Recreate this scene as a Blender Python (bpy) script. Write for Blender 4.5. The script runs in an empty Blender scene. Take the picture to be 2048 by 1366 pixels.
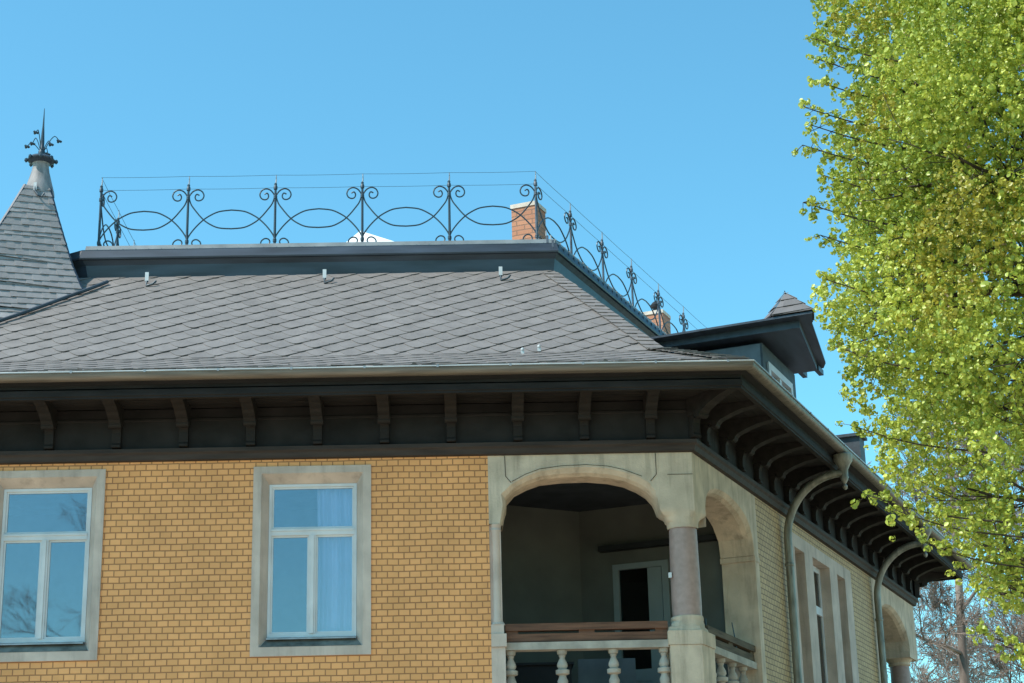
import bpy, bmesh, math, random
import numpy as np
from math import sin, cos, radians, pi, sqrt, hypot
from mathutils import Vector, Matrix, Quaternion, noise

random.seed(7)
SC = bpy.context.scene
COL = SC.collection

# ------------------------------------------------------------------ camera
PIT, ROL, YAW = radians(17.845), radians(-1.412), radians(1.455)
CAM = Vector((-2.61, -20.5, 1.6))
F = Vector((sin(YAW)*cos(PIT), cos(YAW)*cos(PIT), sin(PIT)))
RT0 = Vector((cos(YAW), -sin(YAW), 0)); UP0 = RT0.cross(F)
RT = RT0*cos(ROL) + UP0*sin(ROL); UP = -RT0*sin(ROL) + UP0*cos(ROL)
cd = bpy.data.cameras.new("camera"); cam = bpy.data.objects.new("camera", cd); COL.objects.link(cam)
cd.sensor_width = 36; cd.lens = 3580/2048*36; cd.clip_start = .1; cd.clip_end = 2000
M = Matrix.Identity(4)
for i in range(3):
    M[i][0], M[i][1], M[i][2], M[i][3] = RT[i], UP[i], -F[i], CAM[i]
cam.matrix_world = M
SC.camera = cam

# ------------------------------------------------------------------ light
SUN_AZ, SUN_EL = radians(22), radians(53)      # azimuth forward of due left, elevation
SUN_DIR = Vector((-cos(SUN_AZ)*cos(SUN_EL), -sin(SUN_AZ)*cos(SUN_EL), sin(SUN_EL)))
w = bpy.data.worlds.new("World"); SC.world = w; w.use_nodes = True
nt = w.node_tree; bg = nt.nodes["Background"]
sky = nt.nodes.new("ShaderNodeTexSky"); sky.sky_type = 'NISHITA'; sky.sun_disc = False
sky.sun_elevation = SUN_EL
sky.sun_rotation = math.atan2(SUN_DIR.x, SUN_DIR.y)
sky.altitude = 100; sky.air_density = 1.0; sky.dust_density = .4; sky.ozone_density = 1.0
tint = nt.nodes.new("ShaderNodeMix"); tint.data_type = 'RGBA'; tint.blend_type = 'MULTIPLY'
tint.inputs[0].default_value = 1; tint.inputs[7].default_value = (.50, 1.0, .98, 1)
nt.links.new(sky.outputs[0], tint.inputs[6]); nt.links.new(tint.outputs[2], bg.inputs[0])
bg.inputs[1].default_value = .15
sl = bpy.data.lights.new("sun", 'SUN'); so = bpy.data.objects.new("sun", sl); COL.objects.link(so)
sl.energy = 3.2; sl.angle = radians(.5); sl.color = (1, .95, .86)
so.rotation_euler = SUN_DIR.to_track_quat('Z', 'Y').to_euler()
SC.view_settings.view_transform = 'Standard'; SC.view_settings.look = 'None'
SC.view_settings.exposure = .75; SC.view_settings.gamma = 1

# ------------------------------------------------------------------ materials
def mat(name, col, rough=.8, spec=.3, metal=0, var=.12, scale=3., bump=.0, bscale=30., col2=None, fine=.0, streak=None, grime=0.):
    m = bpy.data.materials.new(name); m.use_nodes = True; n = m.node_tree; L = n.links
    b = n.nodes["Principled BSDF"]
    b.inputs["Roughness"].default_value = rough; b.inputs["Metallic"].default_value = metal
    b.inputs["Specular IOR Level"].default_value = spec
    tc = n.nodes.new("ShaderNodeTexCoord")
    nz = n.nodes.new("ShaderNodeTexNoise"); nz.inputs["Scale"].default_value = scale; nz.inputs["Detail"].default_value = 6
    vec = tc.outputs["Object"]
    if streak:
        mp = n.nodes.new("ShaderNodeMapping"); mp.inputs["Scale"].default_value = streak; L.new(vec, mp.inputs[0]); vec = mp.outputs[0]
    L.new(vec, nz.inputs["Vector"])
    mx = n.nodes.new("ShaderNodeMix"); mx.data_type = 'RGBA'
    c2 = col2 or tuple(c*(1-2.2*var) for c in col)
    c1 = col if col2 else tuple(min(1, c*(1+1.2*var)) for c in col)
    mx.inputs[6].default_value = (*c2, 1); mx.inputs[7].default_value = (*c1, 1)
    r = n.nodes.new("ShaderNodeMapRange"); r.inputs[1].default_value = .3; r.inputs[2].default_value = .68
    L.new(nz.outputs[0], r.inputs[0]); L.new(r.outputs[0], mx.inputs[0])
    L.new(mx.outputs[2], b.inputs["Base Color"])
    if grime:
        mp2 = n.nodes.new("ShaderNodeMapping"); mp2.inputs["Scale"].default_value = (7, 7, .9); L.new(tc.outputs["Object"], mp2.inputs[0])
        n3 = n.nodes.new("ShaderNodeTexNoise"); n3.inputs["Scale"].default_value = 1; n3.inputs["Detail"].default_value = 8; n3.inputs["Roughness"].default_value = .62; L.new(mp2.outputs[0], n3.inputs["Vector"])
        r3 = n.nodes.new("ShaderNodeMapRange"); r3.inputs[1].default_value = .50; r3.inputs[2].default_value = .72; r3.inputs[3].default_value = 1; r3.inputs[4].default_value = 1-grime
        L.new(n3.outputs[0], r3.inputs[0])
        m3 = n.nodes.new("ShaderNodeMix"); m3.data_type = 'RGBA'; m3.blend_type = 'MULTIPLY'; m3.inputs[0].default_value = 1
        L.new(mx.outputs[2], m3.inputs[6]); L.new(r3.outputs[0], m3.inputs[7]); L.new(m3.outputs[2], b.inputs["Base Color"])
    if bump:
        n2 = n.nodes.new("ShaderNodeTexNoise"); n2.inputs["Scale"].default_value = bscale; n2.inputs["Detail"].default_value = 5
        L.new(tc.outputs["Object"], n2.inputs["Vector"])
        bp = n.nodes.new("ShaderNodeBump"); bp.inputs["Strength"].default_value = bump; bp.inputs["Distance"].default_value = .02
        L.new(n2.outputs[0], bp.inputs["Height"]); L.new(bp.outputs[0], b.inputs["Normal"])
    return m

def brick_mat(name, c1, c2, mortar, bw=.1283, rh=.0735, axis='xz', ms=.0075, offs=.5, stain=.13):
    m = bpy.data.materials.new(name); m.use_nodes = True; n = m.node_tree; L = n.links
    b = n.nodes["Principled BSDF"]; b.inputs["Roughness"].default_value = .62; b.inputs["Specular IOR Level"].default_value = .3
    tc = n.nodes.new("ShaderNodeTexCoord"); sp = n.nodes.new("ShaderNodeSeparateXYZ"); L.new(tc.outputs["Object"], sp.inputs[0])
    cb = n.nodes.new("ShaderNodeCombineXYZ")
    # slightly wavy courses, as hand-laid brick is
    nw = n.nodes.new("ShaderNodeTexNoise"); nw.inputs["Scale"].default_value = 2.2; nw.inputs["Detail"].default_value = 3; L.new(tc.outputs["Object"], nw.inputs["Vector"])
    wv = n.nodes.new("ShaderNodeMath"); wv.operation = 'MULTIPLY_ADD'; wv.inputs[1].default_value = .02; wv.inputs[2].default_value = -.01; L.new(nw.outputs[0], wv.inputs[0])
    add = n.nodes.new("ShaderNodeMath"); add.operation = 'ADD'; L.new(sp.outputs[2], add.inputs[0]); L.new(wv.outputs[0], add.inputs[1])
    if axis == 'xz': L.new(sp.outputs[0], cb.inputs[0])
    else:
        a2 = n.nodes.new("ShaderNodeMath"); a2.operation = 'ADD'; L.new(sp.outputs[0], a2.inputs[0]); L.new(sp.outputs[1], a2.inputs[1]); L.new(a2.outputs[0], cb.inputs[0])
    L.new(add.outputs[0], cb.inputs[1])
    bt = n.nodes.new("ShaderNodeTexBrick"); L.new(cb.outputs[0], bt.inputs["Vector"])
    bt.offset = offs; bt.inputs["Scale"].default_value = 1; bt.inputs["Brick Width"].default_value = bw; bt.inputs["Row Height"].default_value = rh
    bt.inputs["Mortar Size"].default_value = ms; bt.inputs["Mortar Smooth"].default_value = .25; bt.inputs["Bias"].default_value = -.1
    bt.inputs["Color1"].default_value = (*c1, 1); bt.inputs["Color2"].default_value = (*c2, 1); bt.inputs["Mortar"].default_value = (*mortar, 1)
    nz = n.nodes.new("ShaderNodeTexNoise"); nz.inputs["Scale"].default_value = 1.3; nz.inputs["Detail"].default_value = 9; nz.inputs["Roughness"].default_value = .65
    L.new(tc.outputs["Object"], nz.inputs["Vector"])
    mr = n.nodes.new("ShaderNodeMapRange"); mr.inputs[1].default_value = .3; mr.inputs[2].default_value = .7; mr.inputs[3].default_value = 1-stain; mr.inputs[4].default_value = 1.12
    L.new(nz.outputs[0], mr.inputs[0])
    ml = n.nodes.new("ShaderNodeMix"); ml.data_type = 'RGBA'; ml.blend_type = 'MULTIPLY'; ml.inputs[0].default_value = 1
    L.new(bt.outputs[0], ml.inputs[6]); L.new(mr.outputs[0], ml.inputs[7]); L.new(ml.outputs[2], b.inputs["Base Color"])
    bp = n.nodes.new("ShaderNodeBump"); bp.inputs["Strength"].default_value = .6; bp.inputs["Distance"].default_value = .006; bp.invert = True
    L.new(bt.outputs["Fac"], bp.inputs["Height"]); L.new(bp.outputs[0], b.inputs["Normal"])
    return m

def slate_mat(name, ca, cb_, rough=.55):
    m = bpy.data.materials.new(name); m.use_nodes = True; n = m.node_tree; L = n.links
    b = n.nodes["Principled BSDF"]; b.inputs["Specular IOR Level"].default_value = .4
    g = n.nodes.new("ShaderNodeNewGeometry"); rp = n.nodes.new("ShaderNodeValToRGB")
    rp.color_ramp.elements[0].color = (*ca, 1); rp.color_ramp.elements[1].color = (*cb_, 1)
    e = rp.color_ramp.elements.new(.86); e.color = tuple((a+c)/2 for a, c in zip(ca, cb_)) + (1,)
    L.new(g.outputs["Random Per Island"], rp.inputs[0])
    tc = n.nodes.new("ShaderNodeTexCoord"); nz = n.nodes.new("ShaderNodeTexNoise"); nz.inputs["Scale"].default_value = 5; nz.inputs["Detail"].default_value = 8
    L.new(tc.outputs["Object"], nz.inputs["Vector"])
    mr = n.nodes.new("ShaderNodeMapRange"); mr.inputs[1].default_value = .3; mr.inputs[2].default_value = .7; mr.inputs[3].default_value = .86; mr.inputs[4].default_value = 1.09
    L.new(nz.outputs[0], mr.inputs[0])
    ml = n.nodes.new("ShaderNodeMix"); ml.data_type = 'RGBA'; ml.blend_type = 'MULTIPLY'; ml.inputs[0].default_value = 1
    L.new(rp.outputs[0], ml.inputs[6]); L.new(mr.outputs[0], ml.inputs[7]); L.new(ml.outputs[2], b.inputs["Base Color"])
    b.inputs["Roughness"].default_value = rough
    n2 = n.nodes.new("ShaderNodeTexNoise"); n2.inputs["Scale"].default_value = 22; L.new(tc.outputs["Object"], n2.inputs["Vector"])
    bp = n.nodes.new("ShaderNodeBump"); bp.inputs["Strength"].default_value = .35; bp.inputs["Distance"].default_value = .01
    L.new(n2.outputs[0], bp.inputs["Height"]); L.new(bp.outputs[0], b.inputs["Normal"])
    return m

def glass_mat(name, refl=.5, tintc=(.8, .88, .9)):
    m = bpy.data.materials.new(name); m.use_nodes = True; n = m.node_tree; L = n.links
    n.nodes.remove(n.nodes["Principled BSDF"]); out = n.nodes["Material Output"]
    tr = n.nodes.new("ShaderNodeBsdfTransparent"); tr.inputs[0].default_value = (*tintc, 1)
    gl = n.nodes.new("ShaderNodeBsdfGlossy"); gl.inputs["Roughness"].default_value = .02
    tc = n.nodes.new("ShaderNodeTexCoord"); nz = n.nodes.new("ShaderNodeTexNoise"); nz.inputs["Scale"].default_value = 1.4; nz.inputs["Detail"].default_value = 1
    L.new(tc.outputs["Object"], nz.inputs["Vector"])
    bp = n.nodes.new("ShaderNodeBump"); bp.inputs["Strength"].default_value = .1; bp.inputs["Distance"].default_value = .02
    L.new(nz.outputs[0], bp.inputs["Height"]); L.new(bp.outputs[0], gl.inputs["Normal"])
    fr = n.nodes.new("ShaderNodeFresnel"); fr.inputs[0].default_value = 1.5
    ad = n.nodes.new("ShaderNodeMath"); ad.operation = 'ADD'; ad.use_clamp = True; ad.inputs[1].default_value = refl; L.new(fr.outputs[0], ad.inputs[0])
    mx = n.nodes.new("ShaderNodeMixShader"); L.new(ad.outputs[0], mx.inputs[0]); L.new(tr.outputs[0], mx.inputs[1]); L.new(gl.outputs[0], mx.inputs[2])
    L.new(mx.outputs[0], out.inputs[0])
    return m

def leaf_mat(name, ca, cb_, transl=.35, nsc=.9):
    m = bpy.data.materials.new(name); m.use_nodes = True; n = m.node_tree; L = n.links
    n.nodes.remove(n.nodes["Principled BSDF"]); out = n.nodes["Material Output"]
    g = n.nodes.new("ShaderNodeNewGeometry"); tc = n.nodes.new("ShaderNodeTexCoord")
    nz = n.nodes.new("ShaderNodeTexNoise"); nz.inputs["Scale"].default_value = nsc; nz.inputs["Detail"].default_value = 3
    L.new(tc.outputs["Object"], nz.inputs["Vector"])
    mh = n.nodes.new("ShaderNodeMath"); mh.operation = 'MULTIPLY_ADD'; mh.inputs[1].default_value = .45
    mr = n.nodes.new("ShaderNodeMapRange"); mr.inputs[1].default_value = .3; mr.inputs[2].default_value = .7; mr.inputs[4].default_value = .55
    L.new(nz.outputs[0], mr.inputs[0]); L.new(g.outputs["Random Per Island"], mh.inputs[0]); L.new(mr.outputs[0], mh.inputs[2])
    rp = n.nodes.new("ShaderNodeValToRGB"); rp.color_ramp.elements[0].color = (*ca, 1); rp.color_ramp.elements[1].color = (*cb_, 1)
    L.new(mh.outputs[0], rp.inputs[0])
    df = n.nodes.new("ShaderNodeBsdfDiffuse"); tl = n.nodes.new("ShaderNodeBsdfTranslucent")
    L.new(rp.outputs[0], df.inputs[0]); L.new(rp.outputs[0], tl.inputs[0])
    mx = n.nodes.new("ShaderNodeMixShader"); mx.inputs[0].default_value = transl
    L.new(df.outputs[0], mx.inputs[1]); L.new(tl.outputs[0], mx.inputs[2])
    gs = n.nodes.new("ShaderNodeBsdfGlossy"); gs.inputs["Roughness"].default_value = .45
    m2 = n.nodes.new("ShaderNodeMixShader"); m2.inputs[0].default_value = .05
    L.new(mx.outputs[0], m2.inputs[1]); L.new(gs.outputs[0], m2.inputs[2]); L.new(m2.outputs[0], out.inputs[0])
    return m

BRICK = brick_mat("yellow_brick", (.86, .40, .155), (.74, .345, .13), (.38, .17, .07))
BRICKE = brick_mat("end_brick", (.85, .405, .155), (.74, .345, .13), (.38, .17, .07), axis="xy")
BRICK2 = brick_mat("side_brick", (.55, .36, .18), (.46, .29, .14), (.19, .11, .055))  # side wall: darker, less orange tone than the front brick
CHBRICK = brick_mat("red_brick", (.60, .26, .145), (.50, .20, .11), (.33, .17, .11), bw=.24, rh=.072, ms=.009, axis='xy')
STONE = mat("sandstone", (.60, .485, .375), .9, .2, var=.11, scale=3.2, bump=.35, bscale=40, grime=.38)
STONEG = mat("grey_sandstone", (.58, .475, .41), .9, .2, grime=.28, var=.10, scale=2.5, bump=.2, bscale=50)
DARKSTONE = mat("dark_stone", (.20, .19, .17), .95, .1, var=.25, scale=6, bump=.2)
GRANITE = mat("pink_granite", (.38, .265, .235), .5, .4, var=.07, scale=14, bump=.05)
JOINT = mat("joint", (.045, .04, .03), .95, .1)
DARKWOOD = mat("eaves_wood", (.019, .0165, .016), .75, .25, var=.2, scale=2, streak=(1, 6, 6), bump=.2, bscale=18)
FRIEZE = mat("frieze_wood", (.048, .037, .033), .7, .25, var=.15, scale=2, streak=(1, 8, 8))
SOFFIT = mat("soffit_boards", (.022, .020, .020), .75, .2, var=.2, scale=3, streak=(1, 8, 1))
WOOD = mat("brown_wood", (.16, .075, .045), .65, .3, var=.2, scale=3, streak=(1, 12, 12), bump=.2)
OLDWOOD = mat("weathered_wood", (.12, .09, .06), .8, .2, var=.2, scale=3, streak=(1, 12, 12))
WHITE = mat("white_paint", (.62, .62, .63), .45, .4, var=.05, scale=4)
ZINC = mat("zinc", (.18, .16, .14), .5, .5, metal=.35, var=.18, scale=4, streak=(.4, 6, 6))
ZINCP = mat("pipe_zinc", (.27, .27, .24), .5, .5, metal=.3, var=.22, scale=5, streak=(3, 3, .6))
ZINCK = mat("kerb_zinc", (.30, .30, .30), .5, .5, metal=.3, var=.12, scale=4)
ZINCM = mat("dull_zinc", (.27, .25, .25), .6, .4, metal=.05, var=.15, scale=5, streak=(4, 4, .7))
ZINCL = mat("pale_zinc", (.60, .57, .56), .45, .5, metal=.3, var=.10, scale=4)
SHEET = mat("dark_sheet_metal", (.046, .060, .082), .45, .5, metal=.2, var=.18, scale=2.5, streak=(.5, 3, 3))
IRON = mat("dark_iron", (.040, .065, .085), .45, .5, metal=.3, var=.1)
GALV = mat("galvanised", (.33, .34, .36), .45, .5, metal=.4, var=.15, scale=8)
SLATE = slate_mat("roof_slate", (.190, .167, .157), (.228, .201, .190))
SLATET = slate_mat("turret_slate", (.255, .232, .228), (.345, .315, .312), .6)  # roof slate lightened, sunlight on the steep turret put into the colour
SLATEP = slate_mat("peak_slate", (.13, .12, .12), (.19, .175, .175), .65)  # roof slate darkened, shade put into the colour of the sunny peak
SLATED = mat("slate_cladding", (.055, .065, .075), .6, .4, var=.2, scale=6)
UNDER = mat("roof_underlay", (.02, .02, .022), .8, .2)
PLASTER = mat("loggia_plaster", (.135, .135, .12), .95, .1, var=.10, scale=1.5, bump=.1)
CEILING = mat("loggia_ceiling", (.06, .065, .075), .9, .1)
DARKGL = glass_mat("door_glass", .03, (.25, .27, .28))
GLASS = glass_mat("window_glass", .16, (.80, .82, .93))
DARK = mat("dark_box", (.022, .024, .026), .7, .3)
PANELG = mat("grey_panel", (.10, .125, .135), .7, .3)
CURT = mat("curtain_cloth", (.90, .93, .91), .9, .1, var=.04)
ROOMM = mat("room_plaster", (.50, .45, .40), .95, .1)
MORTARW = mat("chimney_cap_render", (.75, .62, .52), .9, .1, var=.1, scale=12)
CANVAS = mat("white_canvas", (.80, .79, .78), .8, .2, var=.03)
BARK = mat("lime_bark", (.085, .07, .055), .95, .1, var=.25, scale=9, bump=.4)
TWIG = mat("bare_twigs", (.31, .235, .195), .95, .1, var=.3, scale=3, streak=(1, 1, .3))
LEAF = leaf_mat("lime_leaves", (.15, .23, .012), (.76, .80, .15), .30)
LEAFM = leaf_mat("mistletoe_leaves", (.21, .20, .015), (.60, .55, .085), .28)
BUD = leaf_mat("bud_scales", (.22, .13, .06), (.40, .30, .12), .2)

# ------------------------------------------------------------------ mesh helpers
class MB:
    def __init__(s): s.v = []; s.f = []
    def add(s, vs, fs):
        o = len(s.v); s.v += [tuple(v) for v in vs]; s.f += [tuple(i+o for i in f) for f in fs]; return s
    def box(s, x0, x1, y0, y1, z0, z1):
        return s.add([(x, y, z) for x in (x0, x1) for y in (y0, y1) for z in (z0, z1)],
                     [(0, 1, 3, 2), (4, 6, 7, 5), (0, 4, 5, 1), (2, 3, 7, 6), (0, 2, 6, 4), (1, 5, 7, 3)])
    def obox(s, c, ax, ay, az):
        """box with centre c and half-axis vectors"""
        c, ax, ay, az = map(Vector, (c, ax, ay, az))
        return s.add([c+i*ax+j*ay+k*az for i in (-1, 1) for j in (-1, 1) for k in (-1, 1)],
                     [(0, 1, 3, 2), (4, 6, 7, 5), (0, 4, 5, 1), (2, 3, 7, 6), (0, 2, 6, 4), (1, 5, 7, 3)])
    def prism(s, poly, fn):
        """fn(pt, side) for the two sides"""
        n = len(poly)
        vs = [fn(p, 0) for p in poly] + [fn(p, 1) for p in poly]
        return s.add(vs, [tuple(range(n)), tuple(range(2*n-1, n-1, -1))] + [(i, (i+1) % n, n+(i+1) % n, n+i) for i in range(n)])
    def tube(s, pts, r, n=8, cap=True):
        pts = [Vector(p) for p in pts]; rs = r if isinstance(r, (list, tuple)) else [r]*len(pts)
        o = len(s.v); t0 = (pts[1]-pts[0]).normalized()
        u = t0.orthogonal().normalized()
        for i, p in enumerate(pts):
            a = pts[max(i-1, 0)]; b = pts[min(i+1, len(pts)-1)]; t = (b-a)
            if t.length < 1e-9: t = t0
            t.normalize(); u = (u-t*u.dot(t)); u = u.normalized() if u.length > 1e-6 else t.orthogonal().normalized(); w_ = t.cross(u)
            for k in range(n):
                an = 2*pi*k/n; s.v.append(tuple(p+(u*cos(an)+w_*sin(an))*rs[i]))
        for i in range(len(pts)-1):
            for k in range(n):
                a = o+i*n+k; b = o+i*n+(k+1) % n; s.f.append((a, b, b+n, a+n))
        if cap:
            s.f.append(tuple(range(o+n-1, o-1, -1))); e = o+(len(pts)-1)*n; s.f.append(tuple(range(e, e+n)))
        return s
    def lathe(s, prof, c, n=24, sq=None):
        """prof: (r,z) list around the vertical through c; sq: a set of ring indices drawn square"""
        o = len(s.v); cx, cy = c
        for i, (r, z) in enumerate(prof):
            for k in range(n):
                a = 2*pi*k/n; s.v.append((cx+r*cos(a), cy+r*sin(a), z))
        for i in range(len(prof)-1):
            for k in range(n):
                a = o+i*n+k; b = o+i*n+(k+1) % n; s.f.append((a, b, b+n, a+n))
        s.f.append(tuple(range(o+n-1, o-1, -1))); e = o+(len(prof)-1)*n; s.f.append(tuple(range(e, e+n)))
        return s
    def sweep(s, prof, nodes, closed=True):
        """prof: (s,z); nodes: functions s -> (x,y)"""
        o = len(s.v); n = len(prof)
        for nd in nodes:
            for (q, z) in prof:
                x, y = nd(q); s.v.append((x, y, z))
        for i in range(len(nodes)-1):
            for k in range(n if closed else n-1):
                a = o+i*n+k; b = o+i*n+(k+1) % n; s.f.append((a, b, b+n, a+n))
        if closed:
            s.f.append(tuple(range(o, o+n))); e = o+(len(nodes)-1)*n; s.f.append(tuple(range(e+n-1, e-1, -1)))
        return s
    def rings(s, loops):
        n = len(loops[0]); o = len(s.v)
        for l in loops: s.v += [tuple(p) for p in l]
        for i in range(len(loops)-1):
            for k in range(n):
                a = o+i*n+k; b = o+i*n+(k+1) % n; s.f.append((a, b, b+n, a+n))
        return s
    def build(s, name, m, parent=None, frame=0, smooth=False, angle=35):
        me = bpy.data.meshes.new(name); me.from_pydata(s.v, [], s.f); me.update()
        bm = bmesh.new(); bm.from_mesh(me); bmesh.ops.recalc_face_normals(bm, faces=bm.faces); bm.to_mesh(me); bm.free()
        me.materials.append(m)
        if smooth:
            me.polygons.foreach_set("use_smooth", [True]*len(me.polygons))
            try: me.set_sharp_from_angle(angle=radians(angle))
            except Exception: pass
        o = bpy.data.objects.new(name, me); COL.objects.link(o)
        if frame: o.rotation_euler = (0, 0, PHI)
        if parent: o.parent = parent
        return o

def tag(o, label=None, cat=None, group=None, kind=None):
    if label: o["label"] = label
    if cat: o["category"] = cat
    if group: o["group"] = group
    if kind: o["kind"] = kind
    return o
def empty(name, loc=(0, 0, 0)):
    o = bpy.data.objects.new(name, None); o.location = loc; COL.objects.link(o); return o

A = radians(24.64); PHI = pi/2-A
DV = Vector((sin(A), cos(A), 0)); NV = Vector((cos(A), -sin(A), 0))
def W(v, o, z=0): return DV*v + NV*o + Vector((0, 0, z))      # side wall frame -> world
SIDE = 12.8; XL = -12.0
N0 = lambda s: (XL, s)
N1 = lambda s: (-.6413*s, s)
N2 = lambda s: tuple(W(SIDE-s, -s))[:2]
N3 = lambda s: tuple(W(SIDE-s, -7))[:2]
NODES = [N0, N1, N2, N3]

def wall_holes(x0, x1, z0, z1, holes, y0, y1, mb=None):
    mb = mb or MB()
    xs = sorted({x0, x1} | {h[0] for h in holes} | {h[1] for h in holes}); zs = sorted({z0, z1} | {h[2] for h in holes} | {h[3] for h in holes})
    xs = [x for x in xs if x0 <= x <= x1]; zs = [z for z in zs if z0 <= z <= z1]
    def solid(i, j):
        if i < 0 or j < 0 or i >= len(xs)-1 or j >= len(zs)-1: return False
        cx, cz = (xs[i]+xs[i+1])/2, (zs[j]+zs[j+1])/2
        return not any(h[0] < cx < h[1] and h[2] < cz < h[3] for h in holes)
    for i in range(len(xs)-1):
        for j in range(len(zs)-1):
            if not solid(i, j): continue
            a, b, c, e = xs[i], xs[i+1], zs[j], zs[j+1]
            mb.add([(a, y0, c), (b, y0, c), (b, y0, e), (a, y0, e)], [(0, 1, 2, 3)])
            mb.add([(a, y1, c), (b, y1, c), (b, y1, e), (a, y1, e)], [(3, 2, 1, 0)])
            if not solid(i-1, j): mb.add([(a, y0, c), (a, y1, c), (a, y1, e), (a, y0, e)], [(0, 1, 2, 3)])
            if not solid(i+1, j): mb.add([(b, y0, c), (b, y1, c), (b, y1, e), (b, y0, e)], [(3, 2, 1, 0)])
            if not solid(i, j-1): mb.add([(a, y0, c), (b, y0, c), (b, y1, c), (a, y1, c)], [(0, 1, 2, 3)])
            if not solid(i, j+1): mb.add([(a, y0, e), (b, y0, e), (b, y1, e), (a, y1, e)], [(3, 2, 1, 0)])
    return mb

def rect(x0, x1, z0, z1, y): return [(x0, y, z0), (x1, y, z0), (x1, y, z1), (x0, y, z1)]

# ================================================================== ground and villa
g = MB(); g.add([(-400, -400, 0), (400, -400, 0), (400, 400, 0), (-400, 400, 0)], [(0, 1, 2, 3)])
GRASS = mat("lawn_grass", (.12, .13, .04), .95, .1, var=.25, scale=.8, bump=.5, bscale=60)
tag(g.build("ground", GRASS), kind="structure")
g = MB(); g.add([(-70, -60, .004), (60, -60, .004), (60, -.9, .004), (-70, -.9, .004)], [(0, 1, 2, 3)])
g.add([(4, -.9, .004), (60, -.9, .004), (60, 60, .004), (30, 60, .004)], [(0, 1, 2, 3)])
tag(g.build("bounce_ground", mat("warm_bounce_gravel", (.56, .43, .30), .95, .1, var=.08, scale=3, bump=.4, bscale=80)), kind="structure")  # unseen pale ground added to bounce warm light onto the walls

villa = empty("villa"); tag(villa, "yellow brick villa with slate roof, deep dark eaves and corner loggia", "house")
Vp = villa

# ---- walls
H1 = (-8.255, -6.88, 4.49, 6.71); H2 = (-5.155, -3.78, 4.49, 6.705)
fw = wall_holes(XL, -2.41, 0, 7.42, [H1, H2], 0, .38)
fw.build("front_wall", BRICK, Vp)
fw = wall_holes(-2.41, 0, 0, 3.6, [], 0, .38); fw.build("lower_front_wall", BRICK, Vp)
sw = wall_holes(0, SIDE, 0, 3.6, [], 0, .38)
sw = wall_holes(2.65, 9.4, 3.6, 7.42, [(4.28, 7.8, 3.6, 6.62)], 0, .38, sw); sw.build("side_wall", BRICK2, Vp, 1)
# back and left walls, floors
bk = MB()
P2 = W(SIDE, 0)
bk.box(XL, P2.x-3.6, P2.y+.4, P2.y+.8, 0, 7.4); bk.box(XL, XL+.3, .4, P2.y+.4, 0, 7.4)
bk.build("back_wall", ROOMM, Vp)
gw = MB(); gw.prism([(0, 0), (0, 7.46), (-.9, 7.5), (-.9, 7.58), (.33, 8.13), (2.23, 9.86), (P2.y+.8, 9.86), (P2.y+.8, 0)], lambda p, k: ((XL-.3, XL)[k], p[0], p[1]))
gw.build("gable_wall", BRICKE, Vp)
fl = MB()
cs = [(-11.7, .38), (-.2, .38), tuple(W(SIDE-.4, -.4))[:2], tuple(W(SIDE-.4, -4))[:2], (-11.7, P2.y+.4)]
for z in (.2, 3.55): fl.prism(cs, lambda p, k: (p[0], p[1], z+.15*k))
fl.build("floor_slab", ROOMM, Vp)

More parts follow.
